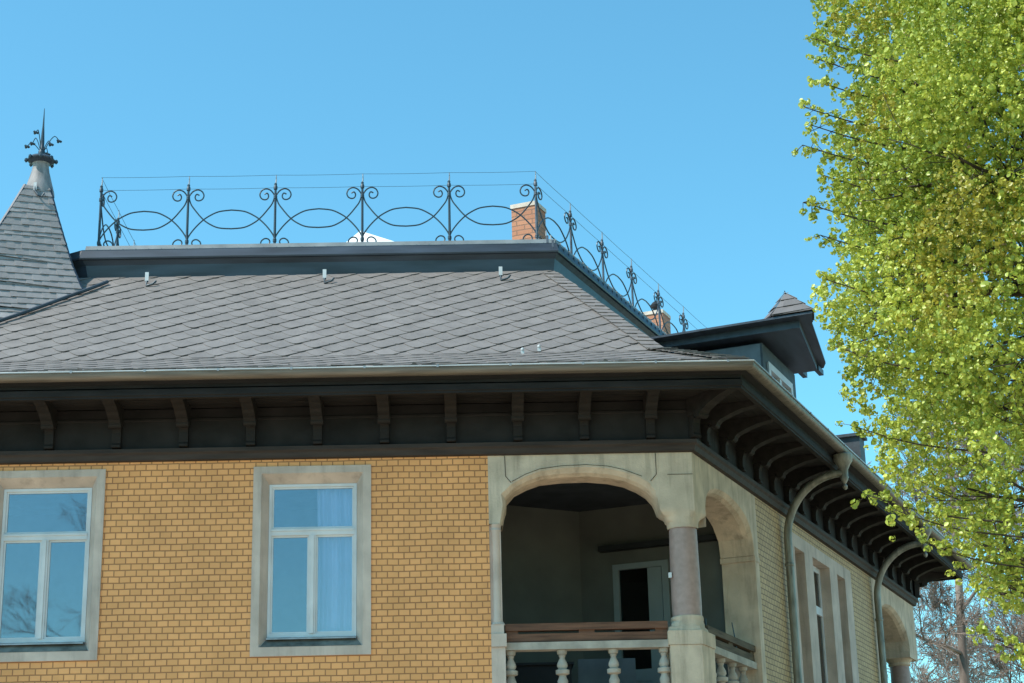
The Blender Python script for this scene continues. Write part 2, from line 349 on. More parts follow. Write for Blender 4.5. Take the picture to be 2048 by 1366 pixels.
# ---- loggia: stone piers and arches
SOF = .42
farch = [(-2.285, 5.97), (-2.26, 6.10), (-2.245, 6.20), (-2.262, 6.33), (-2.13, 6.449), (-1.97, 6.535), (-1.80, 6.597), (-1.55, 6.628), (-1.253, 6.637), (-1.0, 6.615), (-.819, 6.57), (-.65, 6.51), (-.53, 6.44), (-.455, 6.34), (-.425, 6.24), (-.41, 6.16), (-.403, 6.10)]
barch = [(-2.25, 5.97), (-2.225, 6.10), (-2.20, 6.18), (-2.20, 6.27), (-2.10, 6.385), (-1.95, 6.46), (-1.79, 6.515), (-1.53, 6.54), (-1.23, 6.545), (-.98, 6.52), (-.79, 6.475), (-.64, 6.405), (-.53, 6.33), (-.455, 6.24), (-.43, 6.18), (-.415, 6.13), (-.404, 6.10)]
def arch_wall(fa, ba, xa, xb, ztop, zbot, depth, mb, back_z=None):
    """wall piece with an arched opening: xa..xb outer width, front edge fa, back edge ba"""
    mid = [((a[0]*.35+b[0]*.65), (a[1]*.35+b[1]*.65)) for a, b in zip(fa, ba)]
    n = len(fa)
    tops = [(min(max(p[0], xa), xb), ztop) for p in fa]
    def strip(pa, ya, pb, yb):
        o = len(mb.v)
        for p in pa: mb.v.append((p[0], ya, p[1]))
        for p in pb: mb.v.append((p[0], yb, p[1]))
        for i in range(n-1): mb.f.append((o+i, o+i+1, o+n+i+1, o+n+i))
    il, ir = 3, n-4
    def face(y):
        o = len(mb.v)
        for p in fa[il:ir+1] if y == 0 else ba[il:ir+1]: mb.v.append((p[0], y, p[1]))
        m_ = ir-il+1
        for p in fa[il:ir+1] if y == 0 else ba[il:ir+1]: mb.v.append((p[0], y, ztop))
        for i in range(m_-1): mb.f.append((o+i, o+i+1, o+m_+i+1, o+m_+i))
        C_ = fa if y == 0 else ba
        L_ = [(xa, y, C_[0][1])]+[(p[0], y, p[1]) for p in C_[:il+1]]+[(C_[il][0], y, ztop), (xa, y, ztop)]; mb.add(L_, [tuple(range(len(L_)))])
        L_ = [(xb, y, C_[-1][1])]+[(p[0], y, p[1]) for p in C_[:ir-1:-1]]+[(C_[ir][0], y, ztop), (xb, y, ztop)]; mb.add(L_, [tuple(range(len(L_)))])
    face(0); face(depth)
    strip(fa, 0, mid, .05); strip(mid, .05, ba, .11); strip(ba, .11, ba, depth)
    l, r = fa[0], fa[-1]
    mb.add([(xa, 0, zbot), (l[0], 0, zbot), (l[0], 0, l[1]), (xa, 0, l[1])], [(0, 1, 2, 3)])
    mb.add([(l[0], 0, zbot), (l[0], depth, zbot), (l[0], depth, l[1]), (l[0], 0, l[1])], [(0, 1, 2, 3)])
    mb.add([(xa, 0, zbot), (xa, depth, zbot), (l[0], depth, zbot), (l[0], 0, zbot)], [(0, 1, 2, 3)])
    mb.add([(r[0], 0, r[1]), (r[0], depth, r[1]), (xb, depth, r[1]), (xb, 0, r[1])], [(0, 1, 2, 3)])
    return mb
am = MB(); arch_wall(farch, barch, -2.41, -.40, 6.80, 5.97, SOF, am)
arch = am.build("loggia_arch", STONE, Vp, smooth=True, angle=28)
# upper wall behind frieze over the loggia
up = MB(); up.sweep([(0.002, 6.80), (0.002, 7.42), (.40, 7.42), (.40, 6.80)], [lambda s: (-2.41, s), N1, lambda s: tuple(W(2.65, -s))[:2]])
up.build("arch_lintel", STONE, Vp)
# left slender colonnette and its base
cl = MB()
cl.box(-2.41, -2.275, .03, .42, 4.82, 5.97)
cl.lathe([(.062, 4.82), (.062, 4.86), (.055, 4.88), (.055, 5.88), (.066, 5.90), (.058, 5.93), (.075, 5.97)], (-2.335, .055), 20)
cl.build("colonnette", STONEG, Vp, smooth=True)
cl = MB(); cl.box(-2.41, -2.262, -.012, .42, 4.695, 4.80); cl.box(-2.41, -2.235, -.03, .42, 4.545, 4.692); cl.box(-2.41, -2.25, -.005, .42, 3.6, 4.542)
cl.lathe([(.095, 4.80), (.07, 4.84)], (-2.335, .07), 16)
cl.build("pilaster", STONEG, Vp)
# corner pier block, column and pedestal: footprints follow the oblique corner
def corner_poly(xf, vs, s=0.0, dep=.40):
    a = (xf, s); b = N1(s); c = tuple(W(vs, -s))[:2]; e = tuple(W(vs, -dep))[:2]; f_ = N1(dep); h = (xf, dep)
    return [a, b, c, e, f_, h]
pb = MB()
pb.prism(corner_poly(-.399, .417), lambda p, k: (p[0], p[1], (6.17, 6.80)[k]))
pb.build("corner_pier_block", STONE, Vp)
CC = (-.13, .19)
cp = MB()
# capital: square abacus flaring down to the round necking
def blend(z, t, grow=0.0):
    """outline at height z between the pier footprint (t=1) and a circle (t=0)"""
    base = corner_poly(-.405, .425, -grow*.4, .40)
    # resample
    P = []
    for i in range(6):
        a = Vector(base[i]); b = Vector(base[(i+1) % 6])
        for k in range(6): P.append(a.lerp(b, k/6))
    out = []
    for p in P:
        dd = p-Vector(CC); an = math.atan2(dd.y, dd.x); c = Vector((CC[0]+cos(an)*.185, CC[1]+sin(an)*.185))
        q = c.lerp(p, t); out.append((q.x, q.y, z))
    return out
cp.rings([blend(6.17, 1), blend(6.12, 1.03), blend(6.10, .98), blend(6.07, .8), blend(6.04, .5), blend(6.01, .30), blend(5.985, .25), blend(5.97, .05), blend(5.925, .0), blend(5.90, -.1)])
cp.build("capital", STONE, Vp, smooth=True, angle=50)
sh = MB(); sh.lathe([(.172, 4.83), (.174, 5.1), (.170, 5.5), (.163, 5.92)], CC, 40); shaft = sh.build("column_shaft", GRANITE, Vp, smooth=True)
tg = MB(); tg.obox((-.315, .105, 5.35), (.018, -.008, 0), (.002, .006, 0), (0, 0, .03)); tg.build("white_tag", WHITE, Vp)
cb = MB(); cb.rings([blend(4.87, -.05), blend(4.86, .1), blend(4.83, .12), blend(4.815, .02), blend(4.80, .15), blend(4.78, .32), blend(4.745, .38), blend(4.74, .62), blend(4.70, .7), blend(4.695, .8)])
cb.build("column_base", STONE, Vp, smooth=True, angle=40)
pd = MB(); pd.prism(corner_poly(-.385, .49, -.012, .42), lambda p, k: (p[0], p[1], (4.53, 4.692)[k]))
pd.prism(corner_poly(-.365, .47, .0, .42), lambda p, k: (p[0], p[1], (3.6, 4.527)[k]))
pd.build("pedestal", STONE, Vp)
# joints in the ashlar
jt = MB()
def jline(pts, wdt=.006, y=-.003):
    jt = MB()
    for a, b in zip(pts[:-1], pts[1:]):
        a = Vector((a[0], y, a[1])); b = Vector((b[0], y, b[1])); t = (b-a); L_ = t.length; t.normalize()
        jt.obox((a+b)/2, t*L_/2, (0, .004, 0), Vector((-t.z, 0, t.x))*wdt/2)
    jt.build("mortar_joint", JOINT, Vp)
jline([(-2.21, 6.785), (-2.205, 6.54), (-2.14, 6.46)]); jline([(-.43, 6.785), (-.43, 6.53), (-.50, 6.45)])
jline([(-.30, 6.525), (0, 6.525)], .004); jline([(-2.13, 6.475), (-1.97, 6.56), (-1.80, 6.62), (-1.55, 6.652), (-1.253, 6.661), (-1.0, 6.64), (-.819, 6.595), (-.6, 6.51)], .004)
jline([(-2.41, 5.97), (-2.29, 5.97)], .004)

# side loggia arch (side frame)
sarc = [(.42, 5.97), (.42, 6.10), (.43, 6.22), (.47, 6.33), (.56, 6.42), (.70, 6.49), (.9, 6.535), (1.15, 6.56), (1.45, 6.56), (1.75, 6.53), (2.0, 6.48), (2.2, 6.41), (2.33, 6.31), (2.41, 6.20), (2.44, 6.09), (2.44, 5.97)]
sbar = [(p[0]+(.03 if p[0] < 1.2 else -.03)*(1 if p[1] > 6.0 else .3), p[1]-(.07 if p[1] > 6.3 else .02)) for p in sarc]
sbar[0] = (.43, 5.97); sbar[-1] = (2.43, 5.97)
am = MB(); arch_wall(sarc, sbar, .418, 2.65, 6.80, 5.97, .45, am); am.build("side_arch", STONE, Vp, 1, smooth=True, angle=28)
jm = MB(); jm.box(2.47, 2.65, 0, .45, 3.6, 5.90); jm.box(2.44, 2.652, -.01, .46, 5.90, 5.967); jm.build("arch_jamb", STONE, Vp, 1)

# loggia interior
CZ = 6.84
Vx = Vector((-1.155, 3.39, 0)); La = Vector((-2.41, 2.75, 0)); Rb = W(2.60, -.45)
li = MB()
li.add([(-2.41, .42, 3.6), (La.x, La.y, 3.6), (La.x, La.y, CZ), (-2.41, .42, CZ)], [(0, 1, 2, 3)])
li.add([(La.x, La.y, 3.6), (Vx.x, Vx.y, 3.6), (Vx.x, Vx.y, CZ), (La.x, La.y, CZ)], [(0, 1, 2, 3)])
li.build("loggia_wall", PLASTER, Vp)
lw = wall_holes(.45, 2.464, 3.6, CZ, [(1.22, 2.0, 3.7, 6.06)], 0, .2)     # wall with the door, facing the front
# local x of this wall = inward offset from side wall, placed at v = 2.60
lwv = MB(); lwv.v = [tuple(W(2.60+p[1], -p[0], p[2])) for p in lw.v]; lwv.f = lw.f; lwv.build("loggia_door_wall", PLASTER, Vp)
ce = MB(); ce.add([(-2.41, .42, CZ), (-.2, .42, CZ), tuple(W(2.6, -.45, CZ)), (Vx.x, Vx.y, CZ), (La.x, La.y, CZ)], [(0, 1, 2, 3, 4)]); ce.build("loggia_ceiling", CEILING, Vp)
def DW(y, q, z): return tuple(W(2.60+q, -y, z))
def dbox(mb, y0, y1, q0, q1, z0, z1):
    vs = [DW(y, q, z) for y in (y0, y1) for q in (q0, q1) for z in (z0, z1)]
    return mb.add(vs, [(0, 1, 3, 2), (4, 6, 7, 5), (0, 4, 5, 1), (2, 3, 7, 6), (0, 2, 6, 4), (1, 5, 7, 3)])
df = MB()
dbox(df, 1.92, 2.0, -.02, .1, 3.7, 6.06); dbox(df, 1.22, 1.31, -.02, .1, 3.7, 6.06); dbox(df, 1.31, 1.92, -.02, .1, 5.985, 6.06)
dbox(df, 1.32, 1.515, -.005, .08, 3.72, 5.98); dbox(df, 1.515, 1.92, -.005, .08, 4.50, 4.655); dbox(df, 1.515, 1.92, .01, .06, 3.72, 4.50)
door = df.build("balcony_door", mat("door_paint", (.24, .275, .28), .6, .3, var=.05), Vp)
dg = MB(); dbox(dg, 1.515, 1.92, .03, .04, 4.655, 5.985); dg.build("pane", DARKGL, door)
br_ = MB(); dbox(br_, .5, 2.15, -.14, 0, 6.24, 6.31); br_.build("awning_rail", DARK, Vp)

# balustrades
def baluster(mb, cx, cy):
    pr = [(.05, 3.86), (.05, 3.93), (.03, 3.95), (.028, 4.0), (.055, 4.1), (.062, 4.16), (.045, 4.2), (.04, 4.225), (.078, 4.24), (.08, 4.285), (.045, 4.30), (.062, 4.33), (.058, 4.36), (.030, 4.42), (.033, 4.435), (.042, 4.45), (.036, 4.46), (.055, 4.468), (.06, 4.512)]
    mb.lathe(pr, (cx, cy), 16)
def balustrade(x0, x1, xs, frame, wood, nm):
    mb = MB(); mb.box(x0, x1, .06, .24, 4.515, 4.60); mb.box(x0, x1, .06, .24, 3.70, 3.858)
    par = mb.build(nm, WHITE if False else STONEW, Vp, frame)
    for x in xs:
        b = MB(); baluster(b, x, .15); o = b.build("baluster", STONEW, par, smooth=True, angle=40)
    rl = MB(); rl.box(x0+.01, x1-.01, .09, .17, 4.612, 4.70); rl.box(x0+.005, x1-.005, .07, .19, 4.735, 4.815)
    n = max(2, int((x1-x0)/.85)+1)
    for i in range(n):
        q = x0+.03+(x1-x0-.06)*i/(n-1); wd = .09 if 0 < i < n-1 else .12
        rl.box(max(x0+.012, q-wd), min(x1-.012, q+wd), .095, .16, 4.69, 4.74)
    rl.build("hand_rail", wood, par)
    return par
STONEW = mat("pale_limestone", (.42, .38, .33), .85, .2, var=.12, scale=6, bump=.2, bscale=50)
bl = balustrade(-2.25, -.37, [-2.19, -1.60, -1.01, -.43], 0, WOOD, "front_balustrade")
bs = balustrade(.47, 2.47, [.72, 1.18, 1.64, 2.10], 1, OLDWOOD, "side_balustrade")
st = MB(); st.tube([tuple(W(1.75, -.12, 4.55)), tuple(W(1.78, -.12, 4.75)), tuple(W(1.72, -.14, 5.02))], [.012, .01, .006], 6); st.build("rail_bracket", IRON, Vp); st = MB(); st.tube([tuple(W(.52, -.1, 4.7)), tuple(W(.50, -.1, 4.90))], [.010, .008], 6)
st.build("rail_bracket", IRON, Vp)
# things standing on the loggia floor
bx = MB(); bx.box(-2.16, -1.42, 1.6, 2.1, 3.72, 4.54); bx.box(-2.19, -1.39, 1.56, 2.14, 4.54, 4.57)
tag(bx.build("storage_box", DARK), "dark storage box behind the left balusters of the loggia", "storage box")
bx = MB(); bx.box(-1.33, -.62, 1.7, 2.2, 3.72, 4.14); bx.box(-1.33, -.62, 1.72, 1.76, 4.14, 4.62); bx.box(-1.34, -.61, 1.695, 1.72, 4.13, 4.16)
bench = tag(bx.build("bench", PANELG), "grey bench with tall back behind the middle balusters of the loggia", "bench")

# ---- windows
def window(x0, x1, z0, z1, frame, curtain=False):
    cw = MB(); y0 = -.022
    op = (x0+.175, x1-.175, z0+.215, z1-.19); spl = (x0+.095, x1-.095, z0+.105, z1-.085)
    cw.rings([rect(x0, x1, z0, z1, .02), rect(x0, x1, z0, z1, y0), rect(*spl, y0), rect(*op, .115), rect(*op, .30)])
    win = cw.build("window", STONEG, Vp, frame)
    # outer frame
    fr = MB(); a, b, c, e = op; fw_ = .032
    fr.rings([rect(a, b, c, e, .16), rect(a, b, c, e, .105), rect(a+fw_, b-fw_, c+.055, e-fw_, .105), rect(a+fw_, b-fw_, c+.055, e-fw_, .16)])
    tz0, tz1 = c+1.20, c+1.28
    fr.box(a+fw_, b-fw_, .098, .17, tz0, tz1); fr.box(a+fw_+.0, b-fw_, .088, .12, tz1-.03, tz1-.008)
    mx_ = (a+b)/2; fr.box(mx_-.04, mx_+.04, .10, .17, c+.055, tz0); fr.box(mx_-.018, mx_+.018, .085, .10, c+.055, tz0)
    fr.build("window_frame", WHITE, win)
    for (p, q, r_, s_) in ((a+fw_, b-fw_, tz1, e-fw_), (a+fw_, mx_-.04, c+.055, tz0), (mx_+.04, b-fw_, c+.055, tz0)):
        sa = MB(); k = .022
        sa.rings([rect(p, q, r_, s_, .15), rect(p, q, r_, s_, .122), rect(p+k, q-k, r_+k, s_-k, .122), rect(p+k, q-k, r_+k, s_-k, .15)])
        sa.build("sash", WHITE, win)
        pn = MB(); pn.box(p+k, q-k, .134, .139, r_+k, s_-k); pn.build("pane", GLASS, win)
    sl_ = MB(); sl_.prism([(.16, c+.03), (.02, c-.005), (.02, c-.02), (.16, c-.0)], lambda p, k: ((a+.002, b-.002)[k], p[0], p[1])); sl_.build("sill", GALV, win)
    so_ = MB(); so_.add([(spl[0]+.03, y0+.002, spl[2]+.004), (spl[1]-.03, y0+.002, spl[2]+.004), (a, .10, c-.004+.004), (b, .10, c)], [])
    so_.add([(spl[0]+.01, y0-.003, spl[2]-.0), (spl[1]-.01, y0-.003, spl[2]), (b-.005, .112, c+.002), (a+.005, .112, c+.002)], [(0, 1, 2, 3)])
    so_.build("dark_sill_slope", DARKSTONE, win)  # dark sheet laid over the lower splay
    return win, op
w1, _ = window(*H1, 0); w2, op2 = window(*H2, 0)
rm = MB()
for (a, b) in ((-8.9, -6.0), (-5.9, -2.9)):
    rm.add([(a, .39, 3.7), (a, 3.2, 3.7), (a, 3.2, 6.9), (a, .39, 6.9), (b, .39, 3.7), (b, 3.2, 3.7), (b, 3.2, 6.9), (b, .39, 6.9)],
           [(0, 1, 2, 3), (4, 5, 6, 7), (1, 2, 6, 5), (0, 1, 5, 4), (3, 2, 6, 7)])
rm.build("room", ROOMM, Vp)
cu = MB(); n = 60
for zi, z in enumerate((4.62, 5.4, 6.0, 6.62)):
    for i in range(n+1):
        t = i/n; x = -4.43+.57*t; sp_ = .02+.008*zi
        cu.v.append((x+.015*sin(zi*1.3), .24+.034*sin(t*22+zi*.3)+.016*sin(t*49), z))
for j in range(3):
    for i in range(n): a = j*(n+1)+i; cu.f.append((a, a+1, a+n+2, a+n+1))
tag(cu.build("curtain", CURT, smooth=True), "pale net curtain hanging in the right half of the middle window", "curtain")

# side window group (side frame)
sg = wall_holes(4.28, 7.8, 3.6, 6.62, [(4.42, 4.96, 3.75, 6.43), (5.42, 6.42, 3.75, 6.45), (6.88, 7.38, 3.75, 6.43)], -.03, .36)
sgo = sg.build("window_surround", STONEG, Vp, 1)
for (a, b) in ((4.42, 4.96), (5.42, 6.42), (6.88, 7.38)):
    fr = MB(); y = .12 if b-a > .7 else .19
    fr.rings([rect(a, b, 3.75, 6.44, y+.06), rect(a, b, 3.75, 6.44, y), rect(a+.07, b-.07, 3.83, 6.36, y), rect(a+.07, b-.07, 3.83, 6.36, y+.06)])
    fr.box(a+.07, b-.07, y-.012, y+.05, 5.72, 5.84)
    if b-a > .7: fr.box((a+b)/2-.04, (a+b)/2+.04, y-.01, y+.05, 3.83, 5.72)
    o = fr.build("window_frame", WHITE, sgo)
    pn = MB(); pn.box(a+.07, b-.07, y+.02, y+.025, 3.83, 5.72); pn.box(a+.07, b-.07, y+.02, y+.025, 5.84, 6.36); pn.build("pane", DARKGL, sgo)

# far loggia (side frame)
fa2 = [(9.75, 5.90), (9.75, 6.05), (9.79, 6.18), (9.9, 6.31), (10.1, 6.42), (10.4, 6.49), (10.75, 6.52), (11.1, 6.50), (11.45, 6.44), (11.75, 6.34), (11.98, 6.22), (12.12, 6.08), (12.16, 5.97), (12.16, 5.90)]
ba2 = [(p[0]+(.02 if p[0] < 10.8 else -.02), p[1]-(.06 if p[1] > 6.1 else 0)) for p in fa2]
am = MB(); arch_wall(fa2, ba2, 9.4, SIDE, 6.80, 5.90, .5, am)
am.box(9.4, 9.72, .002, .5, 3.6, 5.895); am.box(12.12, SIDE, 0, .52, 5.80, 5.898)
am.build("far_arch", STONE, Vp, 1, smooth=True, angle=28)
am = MB(); am.box(12.30, SIDE-.002, .45, 2.9, 6.42, 6.8); am.box(9.4, SIDE, 0.003, .45, 6.803, 7.42); am.box(12.35, SIDE-.01, 2.5, 2.9, 3.6, 6.42); am.build("end_lintel", STONE, Vp, 1)
cl = MB(); cl.lathe([(.24, 5.80), (.19, 5.74), (.20, 5.70), (.17, 5.68)], (12.42, .26), 24); cl.build("far_capital", STONE, Vp, 1, smooth=True)
cl = MB(); cl.lathe([(.18, 4.7), (.18, 5.1), (.17, 5.68)], (12.42, .26), 24); cl.box(12.2, 12.66, .04, .5, 3.6, 4.7); cl.build("far_column", GRANITE, Vp, 1, smooth=True)
am = MB(); am.box(9.4, 9.6, .5, 2.9, 3.6, 6.8); am.box(9.4, 12.35, 2.9, 3.1, 3.6, 6.8); am.box(9.4, SIDE-.02, .5, 3.1, 6.81, 6.9); am.build("far_loggia_wall", PLASTER, Vp, 1)
am = MB(); am.box(9.75, 12.2, .06, .24, 4.515, 4.60); am.box(9.75, 12.2, .06, .24, 3.6, 3.8)
far_b = am.build("far_balustrade", STONEW, Vp, 1)
for i in range(5):
    b = MB(); baluster(b, 10.0+i*.5, .15); b.build("baluster", STONEW, far_b, smooth=True, angle=40)

# ---- eaves
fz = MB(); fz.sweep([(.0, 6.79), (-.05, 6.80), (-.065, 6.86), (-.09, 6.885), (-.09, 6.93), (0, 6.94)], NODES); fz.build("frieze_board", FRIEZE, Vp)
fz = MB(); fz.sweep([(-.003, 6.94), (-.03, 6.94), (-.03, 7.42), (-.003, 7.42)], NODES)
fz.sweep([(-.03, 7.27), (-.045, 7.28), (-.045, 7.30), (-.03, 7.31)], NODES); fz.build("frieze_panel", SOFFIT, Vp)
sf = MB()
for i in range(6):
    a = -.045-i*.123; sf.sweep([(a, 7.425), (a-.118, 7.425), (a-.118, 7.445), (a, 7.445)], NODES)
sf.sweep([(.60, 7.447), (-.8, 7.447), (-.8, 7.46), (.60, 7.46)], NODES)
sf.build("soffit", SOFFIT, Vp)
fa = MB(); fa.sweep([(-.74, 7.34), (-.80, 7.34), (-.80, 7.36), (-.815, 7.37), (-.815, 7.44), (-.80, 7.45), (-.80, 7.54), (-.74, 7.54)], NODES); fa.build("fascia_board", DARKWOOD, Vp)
gt = MB(); pr = []
for i in range(9):
    a = pi*i/8; pr.append((-.925-.075*cos(pi-a)*-1, 7.585-.07*sin(a)))
pr = [(-.925+.075*cos(a), 7.585-.072*sin(a)) for a in [pi*i/10 for i in range(11)]]
rim = [(-1.0-.010, 7.590), (-1.0-.010, 7.604), (-1.0+.008, 7.606), (-1.0+.008, 7.595)]
inner = [(-.925+.068*cos(a), 7.59-.062*sin(a)) for a in [pi*i/10 for i in range(10, -1, -1)]]
gt.sweep(pr+rim+inner, NODES)
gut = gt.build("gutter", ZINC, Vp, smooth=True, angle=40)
gr = MB(); gr.sweep([(-1.012, 7.600), (-1.012, 7.612), (-.990, 7.612), (-.990, 7.600)], NODES); gr.build("gutter_rim", ZINCL, gut)

gc = MB(); gc.box(-.012, .012, -1.016, -.86, 7.607, 7.616); gc.box(-.012, .012, -1.018, -1.010, 7.585, 7.612); c0 = gc.build("gutter_clip", GALV, gut)
for i in range(13):
    o = c0 if i == 0 else c0.copy()
    if i: COL.objects.link(o); o.parent = gut
    o.location = (.35-.83*i, 0, 0)
for i in range(15):
    o = c0.copy(); COL.objects.link(o); o.parent = gut; o.rotation_euler = (0, 0, PHI); o.location = tuple(W(.1+.9*i, 0))
def bracket_poly(): return [(-.03, 7.422), (-.735, 7.422), (-.735, 7.375), (-.70, 7.355), (-.55, 7.335), (-.40, 7.29), (-.27, 7.235), (-.20, 7.17), (-.15, 7.165), (-.15, 7.21), (-.03, 7.21)]
def strip_poly(): return [(-.03, 7.205), (-.11, 7.205), (-.125, 7.17), (-.105, 7.12), (-.10, 7.0), (-.115, 6.975), (-.115, 6.95), (-.03, 6.945)]
mb = MB(); mb.prism(bracket_poly(), lambda p, k: ((-.068, .068)[k], p[0], p[1])); mb.prism(strip_poly(), lambda p, k: ((-.052, .052)[k], p[0], p[1]))
mb.tube([(-.073, -.19, 7.20), (.073, -.19, 7.20)], .045, 14)
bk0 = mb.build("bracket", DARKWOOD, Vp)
first = True
for i in range(16):
    x = -.48-.785*i
    if x < XL: break
    o = bk0 if first else bk0.copy()
    if not first: COL.objects.link(o)
    first = False; o.location = (x, 0, 0); o.parent = Vp
for i in range(17):
    v = .40+.74*i
    if v > SIDE: break
    o = bk0.copy(); COL.objects.link(o); o.parent = Vp; o.rotation_euler = (0, 0, PHI); o.location = tuple(W(v, 0))
o = bk0.copy(); COL.objects.link(o); o.parent = Vp; o.rotation_euler = (0, 0, PHI/2); o.scale = (1, 1.15, 1); o.location = (0, 0, 0)
for i in range(4):
    p = W(SIDE, -.35-.75*i); o = bk0.copy(); COL.objects.link(o); o.parent = Vp; o.rotation_euler = (0, 0, PHI+pi/2); o.location = tuple(p)
o = bk0.copy(); COL.objects.link(o); o.parent = Vp; o.rotation_euler = (0, 0, PHI+pi/4); o.scale = (1, 1.3, 1); o.location = tuple(W(SIDE, 0))

# ---- downpipes (side frame)
def downpipe(v):
    dp = MB(); pts = [(v, -.93, 7.34), (v, -.90, 7.30), (v, -.86, 7.285)]
    for i in range(13):
        a = pi/2*i/12; pts.append((v, -.10-.74*cos(a), 0)) if False else None
    pts = [(v, -.95, 7.245)]
    for i in range(15):
        a = pi/2*i/14; pts.append((v, -.085-.78+.78*sin(a), 6.42+.84*cos(a)))
    pts += [(v, -.085, 4.2), (v, -.085, .3)]
    dp.tube(pts, .055, 14)
    for z in (6.05, 4.35, 2.6): dp.lathe([(.060, z), (.066, z+.01), (.066, z+.04), (.060, z+.05)], (v, -.085), 14)
    dpo = dp.build("downpipe", ZINCP, Vp, 1, smooth=True, angle=50)
    hp = MB(); hp.lathe([(.055, 7.22), (.06, 7.30), (.10, 7.38), (.13, 7.42), (.135, 7.50), (.12, 7.515)], (v, -.93), 12)
    hp.lathe([(.012, 7.02), (.03, 7.04), (.035, 7.07), (.015, 7.10), (.045, 7.15), (.06, 7.19), (.05, 7.23)], (v, -.93), 12)
    hp.build("rain_hopper", ZINCP, dpo, smooth=True)
    return dpo
downpipe(3.88); downpipe(9.38)

# ---- slate work
def clip(poly, reg):
    """Sutherland-Hodgman; reg is a convex ccw polygon"""
    out = poly
    for i in range(len(reg)):
        a, b = reg[i], reg[(i+1) % len(reg)]
        def ins(p): return (b[0]-a[0])*(p[1]-a[1])-(b[1]-a[1])*(p[0]-a[0]) >= 0
        def isec(p, q):
            d1 = (b[0]-a[0])*(p[1]-a[1])-(b[1]-a[1])*(p[0]-a[0]); d2 = (b[0]-a[0])*(q[1]-a[1])-(b[1]-a[1])*(q[0]-a[0])
            t = d1/(d1-d2); return (p[0]+(q[0]-p[0])*t, p[1]+(q[1]-p[1])*t)
        res = []
        for k in range(len(out)):
            p, q = out[k-1], out[k]
            if ins(q):
                if not ins(p): res.append(isec(p, q))
                res.append(q)
            elif ins(p): res.append(isec(p, q))
        out = res
        if len(out) < 3: return []
    return out
def slates(mb, reg, origin, ux, uy, w, h, ang, rnd=.45, tilt=.015, thick=.007, seed=1, jit=.012):
    """lay slates on the plane origin + x*ux + y*uy inside the convex ccw region reg"""
    rg = random.Random(seed); ux = Vector(ux); uy = Vector(uy); nz = ux.cross(uy).normalized(); origin = Vector(origin)
    if nz.z < 0: nz = -nz
    area = sum(reg[i][0]*reg[(i+1) % len(reg)][1]-reg[(i+1) % len(reg)][0]*reg[i][1] for i in range(len(reg)))
    if area < 0: reg = reg[::-1]
    ca, sa = cos(ang), sin(ang)
    cs_ = [(p[0]*ca+p[1]*sa, -p[0]*sa+p[1]*ca) for p in reg]
    i0, i1 = int(min(c[0] for c in cs_)/w)-3, int(max(c[0] for c in cs_)/w)+2; j0, j1 = int(min(c[1] for c in cs_)/h)-3, int(max(c[1] for c in cs_)/h)+2
    for j in range(j0, j1):
        sh_ = (j % 2)*.5*w if rnd < .1 else j*.37*w
        sh_ %= w
        for i in range(i0, i1):
            W_, H_ = w*1.22, h*1.35; x0 = i*w+sh_+rg.uniform(-jit, jit); y0 = j*h+rg.uniform(-jit, jit)*.35
            r = rnd*h; pts = [(W_, 0), (W_, H_), (0, H_)]
            if r > .001: pts += [(0, h*.78)] + [(w*rnd*.85*(1-cos(a)), h*.78*(1-sin(a))) for a in [pi/2*k/6 for k in range(1, 7)]]
            else: pts += [(0, 0)]
            loc = pts
            wr = [((x0+p[0])*ca-(y0+p[1])*sa, (x0+p[0])*sa+(y0+p[1])*ca) for p in loc]
            cp_ = clip(wr, reg)
            if len(cp_) < 3: continue
            tw = rg.uniform(.9, 1.25); extra = rg.uniform(0, .003)
            def hgt(p):
                lx = p[0]*ca+p[1]*sa-x0; ly = -p[0]*sa+p[1]*ca-y0
                return .006+extra+tilt*tw*(1-ly/H_)+.0065*(1-lx/W_)
            n_ = len(cp_); vs = [origin+ux*p[0]+uy*p[1]+nz*(hgt(p)+thick) for p in cp_]+[origin+ux*p[0]+uy*p[1]+nz*hgt(p) for p in cp_]
            mb.add(vs, [tuple(range(n_))]+[(k, k+n_, (k+1) % n_+n_, (k+1) % n_) for k in range(n_)])
    return mb
def flat_slate_build(mb, name, m, parent):
    me = bpy.data.meshes.new(name); me.from_pydata([tuple(v) for v in mb.v], [], mb.f); me.update(); me.materials.append(m)
    o = bpy.data.objects.new(name, me); COL.objects.link(o); o.parent = parent; return o

# roof body (underlay) as closed sheets
rf = MB()
rf.sweep([(-.93, 7.60), (.33, 8.14), (2.23, 9.89), (2.23, 9.80), (.36, 8.05), (-.80, 7.50), (-.93, 7.55)], NODES)
roof = rf.build("roof", UNDER, Vp)
sm = MB()
uyA = Vector((0, 1.9, 1.75)).normalized(); LA = hypot(1.9, 1.75)
slates(sm, [(XL, 0), (-.225, 0), (-1.44, LA), (XL, LA)], (0, .33, 8.14), (1, 0, 0), uyA, .212, .228, radians(31), seed=3)
flat_slate_build(sm, "slate_covering", SLATE, roof)
sm = MB(); uyB = Vector((0, 1.26, .54)).normalized(); LB = hypot(1.26, .54)
slates(sm, [(XL, -.02), (.60, -.02), (-.225, LB), (XL, LB)], (0, -.93, 7.60), (1, 0, 0), uyB, .212, .228, radians(31), seed=5, tilt=.008)
slates(sm, [(XL, -.045), (.615, -.045), (.59, .10), (XL, .10)], (0, -.93, 7.605), (1, 0, 0), uyB, .19, .14, radians(4), rnd=0, seed=6, tilt=.03, jit=.03)
flat_slate_build(sm, "eave_slates", SLATE, roof)
